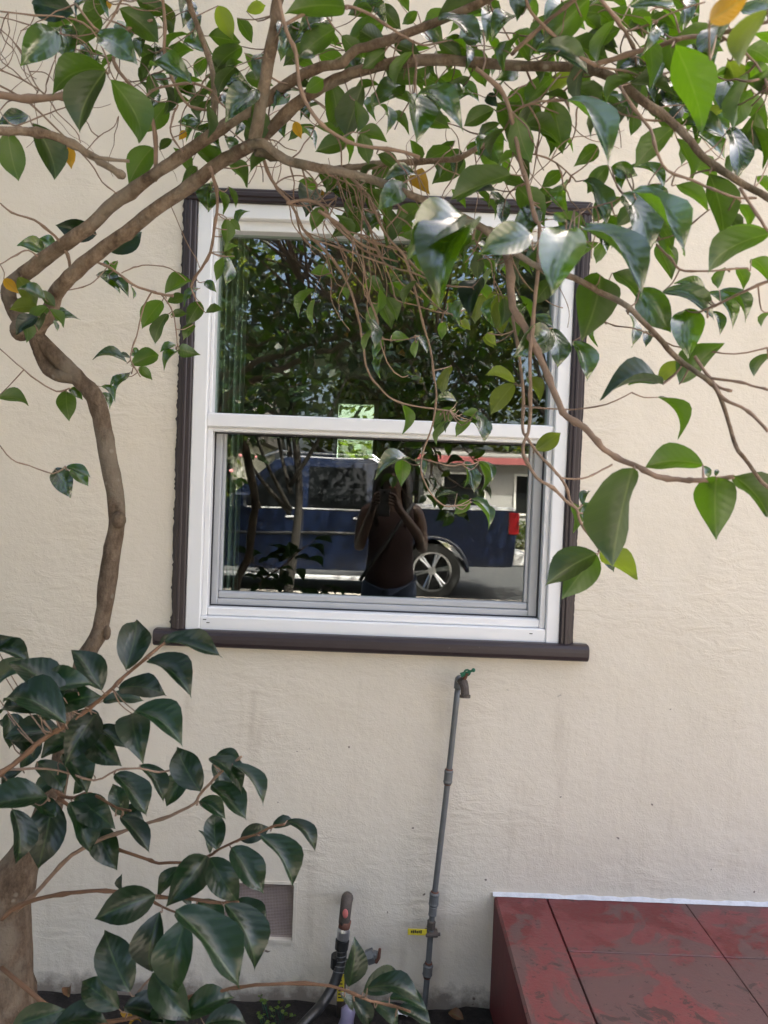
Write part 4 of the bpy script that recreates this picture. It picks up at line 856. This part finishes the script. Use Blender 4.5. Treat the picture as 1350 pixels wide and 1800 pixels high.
for i in range(46):
    s = fr.choice(hang); a = fr.uniform(.25, 1.5); pth = [(s[0], s[1], s[2])]; n_ = fr.randint(5, 11)
    for k in range(n_):
        a += fr.uniform(-.45, .45) + (.10 if a < 1.1 else -.06); st = fr.uniform(14, 25); pth.append((pth[-1][0]+st*math.cos(a), pth[-1][1]+st*math.sin(a), pth[-1][2]+fr.uniform(-.035, .012)))
    sp_ = smooth_path([tuple(at(*x)) for x in pth], 2); r0 = fr.uniform(.0008, .0016); conn.tube(sp_, [r0*(1-.55*k/len(sp_))*(1.3 if k % 4 == 2 else 1) for k in range(len(sp_))], 5, wob=.12)
    if i % 2 == 0:
        for p in pth[-2:]:
            ang = fr.uniform(.5, 2.4); lpx = .055*FPX/(CAMD-p[2])*fr.uniform(.7, 1.1)
            m_, lp = leaf_matrix(at(*p), p[0], p[1], p[0]+lpx*math.cos(ang), p[1]+lpx*math.sin(ang), fr.choice((.15,.25,.35,.5)), fr.choice('dddu'), p[2], fr); fill.append((0, m_, fr.randrange(len(LEAFV)), 'leaf'))
# the rest of the crown, above and beside what the lens takes in
for i in range(70):
    bx, by, bz = fr.uniform(-2.5, .8), fr.uniform(-2.3, -.35), fr.uniform(2.62, 3.7)
    bz = max(bz, 1.535 + (abs(by+CAMD))*.74 + .10)
    c_ = Vector((bx, by, bz)); s = fr.choice(thin); q0 = at(*fr.choice([x for x in ((900,-30,1.15),(520,-60,1.12),(325,-20,1.0),(1007,-20,1.3),(1060,-15,1.3))]))
    mid = (q0+c_)/2+Vector((fr.uniform(-.1,.1), fr.uniform(-.1,.1), .15)); mid.z = max(mid.z, 1.535+abs(mid.y+CAMD)*.74+.05)
    if i < 45: conn.tube(smooth_path([tuple(q0), tuple(mid), tuple(c_)], 5), [.006-.004*k/10 for k in range(11)], 5)
    for k in range(22):
        p = c_ + Vector((fr.gauss(0,.16), fr.gauss(0,.16), fr.gauss(0,.12)))
        if p.z < 1.535+abs(p.y+CAMD)*.70+.06 or p.y > -.12: continue
        X = Vector((fr.gauss(0,1), fr.gauss(0,1), fr.gauss(-.5,.6))).normalized(); n_ = Vector((fr.gauss(0,.4), fr.gauss(0,.4), 1)); n_ = (n_-X*n_.dot(X)).normalized(); Y = n_.cross(X)
        Lf = fr.uniform(.055, .085); m_ = Matrix((X*Lf, Y*Lf*.28, n_*Lf*.8)).transposed().to_4x4(); m_.translation = p
        fill.append((0, m_, fr.randrange(len(LEAFV)), 'leaf'))
leaves.sort(key=lambda l: -l[0])
for i, (s_, m_, k, mt) in enumerate(leaves[:300]):
    o = bpy.data.objects.new('leaf', leaf_mesh(k, mt)); scene.collection.objects.link(o)
    o.parent = tree; o.matrix_local = Matrix.Translation(-Vector(tree.location)) @ m_
def join_leaves(rows, name, mt):
    mb = MB(); mb.uv = []
    for _, m_, k, _m in rows:
        vs_, fs_, uv_ = LEAFL[k]; mb.add([m_ @ Vector(p) for p in vs_], fs_); mb.uv += uv_
    if mb.v: mb.build(name, mt, tree, smooth=True, kind='stuff')
rest = leaves[300:]+fill
for mt in ('leaf', 'leaf_dark', 'leaf_lime', 'leaf_yellow'): join_leaves([l for l in rest if l[3] == mt], 'foliage', mt)
conn.build('fine_twigs', 'twig_bark', tree, smooth=True, kind='stuff')
print('LEAVES', len(leaves), 'fill', len(fill))

# weeds and fallen leaves at the wall foot
wd = thing('weed', (at(480,1790,.1).x, -.1, .01), 'low green weed sprouting from dark soil under the vent', 'weed')
wr_ = random.Random(4); st = MB(); lf = MB(); lf.uv = []
for i in range(26):
    b0 = Vector((wloc(wd).x+wr_.uniform(-.03,.035), -.1+wr_.uniform(-.06,.05), .0)); tp = b0+Vector((wr_.uniform(-.025,.025), wr_.uniform(-.02,.02), wr_.uniform(.02,.065)))
    st.tube([b0, tp], [.0009,.0007], 5)
    for k in range(3):
        a = wr_.uniform(0, 6.3); X = Vector((math.cos(a), math.sin(a), .3)).normalized(); n_ = Vector((0,0,1)); n_ = (n_-X*n_.dot(X)).normalized(); Y = n_.cross(X); Lf = wr_.uniform(.007,.013)
        m_ = Matrix((X*Lf, Y*Lf*.45, n_*Lf)).transposed().to_4x4(); m_.translation = tp
        vs_, fs_, uv_ = LEAFL[0]; lf.add([m_ @ Vector(p) for p in vs_], fs_); lf.uv += uv_
st.build('stems', 'green_paint', wd); lf.build('leaflets', 'leaf_lime', wd, smooth=True, kind='stuff')
for i, (u, v, d, mt, a, ln, lab) in enumerate(((152,1778,.10,'leaf_brown',.3,.06,'brown curled dead leaf on the soil beside the trunk'),(232,1785,.14,'leaf_yellow',2.2,.05,'bright yellow fallen leaf on the soil under the shoots'),(226,1798,.17,'leaf_yellow',.8,.04,'second small yellow fallen leaf, partly under green leaves'),(120,1770,.05,'leaf_brown',1.9,.05,'dry brown leaf fallen against the wall foot'),(815,1790,.08,'leaf_brown',2.6,.05,'dead brown leaf on the soil between pipe and red step'))):
    p = at(u, v, d); p.z = .03; o = bpy.data.objects.new('fallen_leaf', leaf_mesh((i*2) % 7, mt)); scene.collection.objects.link(o)
    o.matrix_world = Matrix.Translation(p) @ Matrix.Rotation(a, 4, 'Z') @ Matrix.Rotation(R(-28), 4, 'X') @ Matrix.Diagonal((ln, ln*.3, ln, 1)); tag(o, lab, 'fallen leaf', 'leaves fallen on the bed')

# ---------------------------------------------------------------- what the window mirrors: photographer, truck, street
def skin_obj(name, verts, edges, radii, mt, parent, root=0, sub=2):
    off = wloc(parent); me = bpy.data.meshes.new(name); me.from_pydata([tuple(Vector(v)-off) for v in verts], edges, [])
    o = bpy.data.objects.new(name, me); scene.collection.objects.link(o); o.parent = parent
    md = o.modifiers.new('Skin', 'SKIN'); md.use_smooth_shade = True
    for i, r in enumerate(radii):
        sv = me.skin_vertices[0].data[i]; sv.radius = r if hasattr(r, '__len__') else (r, r); sv.use_root = (i == root)
    sb = o.modifiers.new('Subdivision', 'SUBSURF'); sb.levels = sub; sb.render_levels = sub
    me.materials.append(MAT[mt]); return o
px_, py_ = .05, -2.60
person = thing('person', (px_, py_, .022), 'dark-haired person in maroon top and jeans photographing the window', 'person')
V = []; E_ = []; Rr = []
def pv(x, y, z, r, frm=None):
    V.append((px_+x, py_+y, z)); Rr.append(r)
    if frm is not None: E_.append((frm, len(V)-1))
    return len(V)-1
pel = pv(0,0,.93,(.15,.105)); wa = pv(0,.0,1.10,(.125,.09),pel); ch = pv(0,.0,1.27,(.145,.10),wa); sh_ = pv(0,-.005,1.37,(.10,.07),ch)
nk = pv(0,.005,1.43,(.05,.05),sh_); jaw = pv(0,.03,1.495,(.058,.066),nk); hd = pv(0,.02,1.56,(.074,.090),jaw); tp_ = pv(0,.015,1.62,(.060,.075),hd)
for s_ in (-1, 1):
    a = pv(s_*.155,0,1.365,.052,sh_); b_ = pv(s_*.19,.0,1.24,.042,a); c_ = pv(s_*.20,.03,1.11,.036,b_); d_ = pv(s_*.165,.15,1.22,.033,c_); e_ = pv(s_*.09-.03,.265,1.355,.024,d_)
    pm = pv(s_*.068-.042,.300,1.395,(.030,.016),e_)
    for k in range(4):
        f0 = pv(s_*(.060)-.045, .306+.006*k, 1.400+.018*k, .0085, pm); f1 = pv(s_*.046-.048, .317, 1.405+.019*k, .008, f0); pv(s_*.024-.048, .332, 1.410+.019*k, .007, f1)
    t0 = pv(s_*.050-.042,.296,1.425,.010,pm); pv(s_*.030-.046,.300,1.452,.008,t0)
    h1 = pv(s_*.09,0,.86,(.085,.09),pel); h2 = pv(s_*.10,.01,.50,.055,h1); h3 = pv(s_*.10,-.01,.32,.05,h2); h4 = pv(s_*.10,-.02,.10,.036,h3); h5 = pv(s_*.10,-.02,.065,.036,h4); pv(s_*.115,.11,.052,.028,h5)
body = skin_obj('body', V, E_, Rr, 'skin', person)
V2 = [(px_,py_,.80),(px_,py_,1.10),(px_,py_,1.27),(px_,py_-.005,1.365),(px_-.13,py_,1.375),(px_+.13,py_,1.375)]
skin_obj('top', V2, [(0,1),(1,2),(2,3),(3,4),(3,5)], [(.185,.135),(.15,.115),(.158,.112),(.112,.08),.055,.055], 'maroon_cloth', person)
V3 = [(px_,py_,1.0)]; E3 = []; R3 = [(.158,.115)]
for s_ in (-1, 1):
    n0 = len(V3); V3 += [(px_+s_*.09,py_,.86),(px_+s_*.10,py_+.01,.50),(px_+s_*.10,py_-.01,.32),(px_+s_*.10,py_-.02,.11)]; E3 += [(0,n0),(n0,n0+1),(n0+1,n0+2),(n0+2,n0+3)]; R3 += [(.095,.10),.066,.062,.055]
skin_obj('jeans', V3, E3, R3, 'denim', person)
for s_ in (-1, 1):
    mb = MB(); mb.box((px_+s_*.105-.042, py_-.075, .0225), (px_+s_*.105+.042, py_+.16, .085), .02); mb.build('shoe', 'dark_plastic', person, smooth=True)
mb = MB(); mb.sphere((px_, py_-.012, 1.585), .105, 16, 10, (.92,1.0,1.02))
mb.tube([(px_,py_-.055,1.58),(px_,py_-.085,1.45),(px_-.01,py_-.10,1.32),(px_-.015,py_-.105,1.18)], [.095,.105,.095,.05], 14, wob=.08)
for s_ in (-1, 1): mb.tube([(px_+s_*.07,py_-.02,1.60),(px_+s_*.088,py_+.0,1.50),(px_+s_*.095,py_+.045,1.38),(px_+s_*.085,py_+.075,1.26)], [.04,.036,.034,.014], 10, wob=.1)
mb.build('hair', 'hair', person, smooth=True)
mb = MB()
mb.tube([(px_,py_+.108,1.575),(px_,py_+.124,1.545),(px_,py_+.108,1.535)], [.010,.014,.010], 8); mb.build('nose', 'skin', person, smooth=True)
for s_ in (-1, 1): MB().sphere((px_+s_*.032, py_+.098, 1.572), .013, 8, 6, (1.2,.6,.7)).build('eye', 'white_plastic', person, smooth=True)
MB().sphere((px_, py_+.098, 1.502), .022, 8, 6, (1,.4,.3)).build('mouth', 'red_primer', person, smooth=True)
mb = MB(); mb.tube([(px_+.13,py_+.06,1.41),(px_+.05,py_+.13,1.28),(px_-.10,py_+.14,1.05),(px_-.18,py_+.06,.92)], [.012]*4, 6); mb.build('bag_strap', 'dark_plastic', person, smooth=True)
person.scale = (1.045,)*3
ph = thing('smartphone', (0, -2.266, 1.475), 'black smartphone held up in front of the face', 'phone')
MB().box((-.037,-2.270,1.392),(.037,-2.261,1.552),.003).build('body', 'dark_plastic', ph)
MB().cyl((0,-2.261,1.535),(0,-2.259,1.535),.006,12).build('lens', 'car_glass', ph)

# pickup truck parked at the kerb, nose to the left of the window
RZ = .055; truck = thing('pickup_truck', (-1.0, -9.15, RZ), 'dark blue crew-cab pickup truck with chrome wheels parked at the kerb', 'truck')
YN, YF = -8.2, -10.1; XT = 1.84; XF = -3.95; RW = .70; FW = -2.95
def side_extrude(poly, y0, y1, inset=0):
    mb = MB(); n = len(poly); cx = sum(p[0] for p in poly)/n
    for y in (y0, y1): mb.v += [Vector((x, y, z+RZ)) for x, z in poly]
    mb.f += [tuple(range(n)), tuple(reversed(range(n, 2*n)))] + [(i, n+i, n+(i+1) % n, (i+1) % n) for i in range(n)]
    return mb
def arch(cx, r=.47, z0=.40): return [(cx+r*math.cos(a), z0+r*math.sin(a)) for a in [math.pi*k/10 for k in range(11)]]
lower = [(XF+.05,.42),(XF,.62),(XF+.02,.95),(XF+.12,1.10),(-2.35,1.20),(-2.05,1.22),(-.06,1.24),(-.02,1.24),(0,1.27),(XT-.03,1.29),(XT,1.25),(XT-.03,.72),(XT-.06,.50),(RW+.48,.48)] + arch(RW) + [(RW-.5,.36),(FW+.5,.36)] + arch(FW)
bd = side_extrude(lower, YN, YF).build('body', 'car_paint', truck)
bv = bd.modifiers.new('Bevel', 'BEVEL'); bv.width = .07; bv.segments = 4; bv.limit_method = 'ANGLE'; bv.angle_limit = R(50)
for wx in (RW, FW):
    MB().tube([(wx+.49*math.cos(a_), YN-.005, .40+RZ+.49*math.sin(a_)) for a_ in [math.pi*k/14 for k in range(15)]], .03, 8).build('arch_moulding', 'car_paint', truck, smooth=True)
MB().tube([(-2.3,YN-.004,.86+RZ),(-1.0,YN+.004,.88+RZ),(.2,YN+.004,.90+RZ)], .022, 8).build('side_moulding', 'dark_plastic', truck, smooth=True)
# bed cavity shown as dark liner, cab
cab = [(-2.28,1.21),(-1.52,1.86),(-1.25,1.92),(-.25,1.93),(-.10,1.88),(-.03,1.24)]
mb = MB(); n = len(cab)
for y, e in ((YN,0),(YN,1),(YF,1),(YF,0)): pass
for sgn, yb in ((1, YN), (-1, YF)):
    mb.v += [Vector((x, yb - sgn*(.02+.26*max(0, z-1.22)), z+RZ)) for x, z in cab]
mb.f += [tuple(range(n)), tuple(reversed(range(n, 2*n)))] + [(i, n+i, n+(i+1) % n, (i+1) % n) for i in range(n)]
mb.build('cab', 'car_paint', truck)
def sidepane(poly, name='side_window'):
    mb = MB(); mb.v = [Vector((x, YN - (.02+.26*max(0, z-1.22)) + .012, z+RZ)) for x, z in poly]; mb.f = [tuple(range(len(poly)))]
    mb.v += [p - Vector((0, .02, 0)) for p in mb.v]; k = len(poly)
    mb.f += [tuple(reversed(range(k, 2*k)))] + [(i, (i+1) % k, k+(i+1) % k, k+i) for i in range(k)]
    return mb.build(name, 'car_glass', truck)
sidepane([(-2.0,1.25),(-1.47,1.74),(-1.30,1.80),(-1.17,1.80),(-1.17,1.25)]); sidepane([(-1.06,1.25),(-1.06,1.80),(-.35,1.81),(-.27,1.76),(-.24,1.29),(-.28,1.25)])
mb = MB(); mb.box((-2.1,YN-.004,1.215+RZ),(-.2,YN+.010,1.235+RZ)); mb.build('belt_moulding', 'bright_trim', truck)
MB().box((.02,YN-.06,1.272+RZ),(XT-.05,YN+.006,1.315+RZ),.006).build('bed_rail', 'bright_trim', truck)
MB().box((.02,YF-.006,1.272+RZ),(XT-.05,YF+.06,1.315+RZ),.006).build('bed_rail', 'bright_trim', truck)
for x in (-1.12, -.16, -2.18): MB().box((x-.004,YN-.004,.42+RZ),(x+.004,YN+.0025,1.21+RZ)).build('door_seam', 'dark_plastic', truck)
for x in (-1.30, -.36): MB().box((x-.07,YN,1.09+RZ),(x+.07,YN+.03,1.12+RZ),.008).build('door_handle', 'bright_trim', truck)
MB().box((-2.4,YN-.08,.23+RZ),(.1,YN+.06,.29+RZ),.012).build('side_step', 'bright_trim', truck)
MB().box((XT-.13,YN-.10,.96+RZ),(XT+.012,YN+.012,1.25+RZ),.01).build('tail_light', 'tail_red', truck)
MB().box((XT-.13,YF-.012,.96+RZ),(XT+.012,YF+.10,1.25+RZ),.01).build('tail_light', 'tail_red', truck)
MB().box((XT-.06,YF+.05,.50+RZ),(XT+.14,YN-.05,.72+RZ),.03).build('rear_bumper', 'bright_trim', truck)
MB().box((XF-.10,YF+.05,.45+RZ),(XF+.06,YN-.05,.68+RZ),.03).build('front_bumper', 'chrome', truck)
for y in (YN-.25, YF+.25):
    MB().box((XF-.01,y-.15,.76+RZ),(XF+.06,y+.15,.98+RZ),.01).build('headlight', 'chrome', truck)
for x in (-1.45, -.3):
    mb = MB(); mb.box((x-.03,YF+.25,1.95+RZ),(x+.03,YN-.25,1.99+RZ)); mb.build('roof_bar', 'dark_plastic', truck)
for y in (YN-.30, YF+.30): MB().tube([(-1.7,y,1.90+RZ),(-1.5,y,1.985+RZ),(-.2,y,1.99+RZ),(-.08,y,1.92+RZ)], .02, 8).build('roof_rail', 'chrome', truck)
mb = MB(); mb.box((-2.05,YN,1.20+RZ),(-1.86,YN+.20,1.40+RZ),.03); mb.build('mirror', 'car_paint', truck)
for wx in (RW, FW):
    for yc, sg in ((YN-.14, 1), (YF+.14, -1)):
        c0 = Vector((wx, yc, .40+RZ-.004)); mb = MB(); nseg = 32; prof_ = [(-.13,.27),(-.13,.375),(-.10,.40),(.10,.40),(.13,.375),(.13,.27)]
        for i in range(nseg):
            a = 2*math.pi*i/nseg; mb.v += [c0+Vector((r_*math.cos(a), t_, r_*math.sin(a))) for t_, r_ in prof_]
        k = len(prof_)
        for i in range(nseg):
            for j in range(k-1): mb.f.append((i*k+j, i*k+j+1, ((i+1) % nseg)*k+j+1, ((i+1) % nseg)*k+j))
        wh = mb.build('wheel', 'tyre', truck, smooth=False)
        mb = MB(); yf = c0.y+sg*.115
        for i in range(nseg):
            a = 2*math.pi*i/nseg; mb.v += [c0+Vector((.28*math.cos(a), sg*.132, .28*math.sin(a))), c0+Vector((.25*math.cos(a), sg*.125, .25*math.sin(a))), c0+Vector((.245*math.cos(a), -sg*.02, .245*math.sin(a)))]
        for i in range(nseg):
            j = (i+1) % nseg; mb.f += [(i*3, i*3+1, j*3+1, j*3), (i*3+1, i*3+2, j*3+2, j*3+1)]
        for s5 in range(6):
            for dd in (-.10, .10):
                a = 2*math.pi*s5/6+.2+dd; mb.tube([c0+Vector((.05*math.cos(a), sg*.11, .05*math.sin(a))), c0+Vector((.25*math.cos(a), sg*.12, .25*math.sin(a)))], [.022,.018], 6)
        mb.cyl(c0+Vector((0,sg*.07,0)), c0+Vector((0,sg*.135,0)), .06, 16)
        mb.build('rim', 'chrome', wh)
        MB().cyl(c0+Vector((0,-sg*.03,0)), c0+Vector((0,-sg*.02,0)), .24, 24).build('brake_disc', 'dark_plastic', wh)

# trees, hedges and houses of the street
def crown(mb, blobs, n, size, rr, droop=0):
    mb.uv = mb.uv or []
    tot = sum(b_[1]**2 for b_ in blobs)
    for c_, r in blobs:
        c_ = Vector(c_)
        for i in range(int(n*r*r/tot)):
            q = Vector((rr.gauss(0,1), rr.gauss(0,1), rr.gauss(0,1))).normalized()*r*(rr.random()**.45); q.z *= .8
            p = c_+q; X = Vector((rr.gauss(0,1), rr.gauss(0,1), rr.gauss(-droop,.6))).normalized(); n_ = Vector((rr.gauss(0,.6), rr.gauss(0,.6), 1)); n_ = (n_-X*n_.dot(X)).normalized(); Y = n_.cross(X); s = size*rr.uniform(.7,1.3)
            k = len(mb.v); mb.v += [p, p+X*s*.45+Y*s*.27, p+X*s, p+X*s*.45-Y*s*.27]; mb.f.append((k, k+3, k+2, k+1)); mb.uv += [(0,.5),(.45,.9),(1,.5),(.45,.1)]
def make_tree(loc, h, rad, mt, n, size, label, seed, group, trunk_r=.12, spread=1.0, low=.35, name='street_tree'):
    rr = random.Random(seed); t = thing(name, loc, label, 'tree', group); L0 = Vector(loc)
    mb = MB(); top = L0+Vector((rr.uniform(-.2,.2), rr.uniform(-.2,.2), h*.8))
    mb.tube(smooth_path([tuple(L0+Vector((0,0,-.05))), tuple(L0+Vector((rr.uniform(-.1,.1),0,h*.25))), tuple(L0.lerp(top,.6)), tuple(top)], 5), [trunk_r*(1-.06*k) for k in range(16)], 10, wob=.1); mb.build('trunk', 'shaded_bark', t, smooth=True)
    blobs = []
    for i in range(14):
        a = rr.uniform(0, 6.28); z = h*rr.uniform(low, .97); rd = rad*spread*rr.uniform(.2,.85)*math.sin(math.pi*min(1,max(.12,(z/h-low)/(1.05-low)))**.7); c_ = L0+Vector((rd*math.cos(a), rd*math.sin(a), z)); blobs.append((c_, rad*rr.uniform(.28,.5)))
        b0 = L0.lerp(top, min(.9, max(.25, z/h-.18)))
        lb = MB(); lb.tube(smooth_path([tuple(b0), tuple((b0+c_)/2+Vector((0,0,-.05*rad))), tuple(c_)], 4), [trunk_r*.45*(1-.09*k) for k in range(9)], 7, wob=.1); lb.build('limb', 'shaded_bark', t, smooth=True)
    mb = MB(); crown(mb, blobs, n, size, rr, .3); mb.build('crown', mt, t, kind='stuff'); return t
make_tree((-.98,-5.6,.15), 5.4, 2.3, 'leaf_street', 5500, .15, 'small dark-leaved tree in the front yard mirrored in the glass', 11, None, .06, 1.1, .40, 'yard_or_added_tree')
far = [((-5.5,-19.5,.18),9.5,3.6,21,'broad sunlit tree across the street beside the flowering hedge'),((1.2,-23,.18),10.5,3.8,22,'tall tree behind the red-trimmed house across the street'),((5.0,-21,.18),10,3.6,23,'rounded street tree beyond the back end of the truck'),((-1.8,-27,.18),11,4,24,'tallest far tree between the other street trees')]
for loc, h, rd, sd, lab in far: make_tree(loc, h, rd, 'leaf_far', 8000, .32, lab, sd, 'trees across the street', .2, 1.0, .22)
make_tree((2.5,-6.6,.19), 6.8, 2.3, 'leaf_street', 5000, .16, 'taller dark pavement tree shading the bed of the truck', 12, None, .08, 1.1, .5)
make_tree((-3.7,-1.9,0), 5.8, 2.6, 'leaf_street', 26000, .13, 'dense unseen tree added beyond the camellia to darken the left of the wall', 13, None, .12, 1.0, .06, 'yard_or_added_tree')  # added out of view to block skylight from the wall's left side
make_tree((-1.2,11,0), 6, 3, 'leaf_far', 4000, .2, 'sunlit green tree behind the house seen through the rear window', 31, None, .15, 1, .12, 'garden_tree')
def hedge(x0, x1, y, h, seed, label, flowers=False, n=3500):
    rr = random.Random(seed); t = thing('hedge', ((x0+x1)/2, y, .18), label, 'hedge', None); mb = MB(); mb.uv = []
    blobs = [((x0+(x1-x0)*(i+.5)/8, y+rr.uniform(-.15,.15), .18+h*.45*rr.uniform(.8,1.2)), h*.6) for i in range(8)]
    crown(mb, blobs, n, .11, rr)
    for v in mb.v: v.z = max(v.z, .19)
    mb.build('foliage', 'leaf_far', t, kind='stuff')
    st = MB()
    for c_, r in blobs: st.tube([(c_[0], c_[1], .15), c_], [.03,.02], 6)
    st.build('stems', 'bark', t)
    if flowers:
        for i in range(26):
            p = Vector((rr.uniform(x0,x1), y+h*.45+rr.uniform(0,.2), .3+h*rr.uniform(.35,1.1))); MB().sphere(p, .06, 7, 5, (1,1,.7)).build('blossom', 'petal', t)
hedge(-7.5, -3.0, -17.9, 1.9, 41, 'green hedge with pink blossom across the street', True)
hedge(2.4, 5.5, -17.8, .9, 42, 'low green hedge before the grey house across the street')
hs = thing('far_house', (2.2, -21, .18), 'grey single-storey house with a red fascia across the street', 'house')
mb = MB(); mb.box((1.1,-24,.17),(6.5,-19.2,2.75)); mb.build('wall', 'dark_wall', hs)
mb = MB(); mb.add([(.8,-18.7,2.6),(6.9,-18.7,2.6),(6.9,-21.6,3.0),(.8,-21.6,3.0),(6.9,-24.5,2.6),(.8,-24.5,2.6)], [(0,1,2,3),(3,2,4,5),(1,4,2),(0,3,5),(0,5,4,1)]); mb.build('roof', 'roofing', hs)
MB().box((.78,-18.72,2.42),(6.92,-18.66,2.6)).build('fascia', 'red_roof', hs)
for x in (1.6, 3.6):
    f = MB().box((x,-19.2,1.0),(x+1.2,-19.15,2.2)).build('window', 'white_wall', hs); MB().box((x+.07,-19.15,1.07),(x+1.13,-19.14,2.13)).build('pane', 'car_glass', f)
f = MB().box((5.2,-19.2,.18),(6.1,-19.14,2.2)).build('door', 'white_wall', hs)
hs2 = thing('far_house', (-8.5, -24, .18), 'pale house with a grey roof behind the flowering hedge', 'house')
MB().box((-13,-27,.17),(-4.2,-22,3.0)).build('wall', 'white_wall', hs2)
MB().add([(-13.4,-21.5,2.9),(-3.8,-21.5,2.9),(-3.8,-24.5,4.6),(-13.4,-24.5,4.6),(-3.8,-27.5,2.9),(-13.4,-27.5,2.9)], [(0,1,2,3),(3,2,4,5),(1,4,2),(0,3,5),(0,5,4,1)]).build('roof', 'roofing', hs2)
for x in (-11.5, -8.5, -6): MB().box((x,-22,1.0),(x+1.2,-21.95,2.2)).build('window', 'car_glass', hs2)
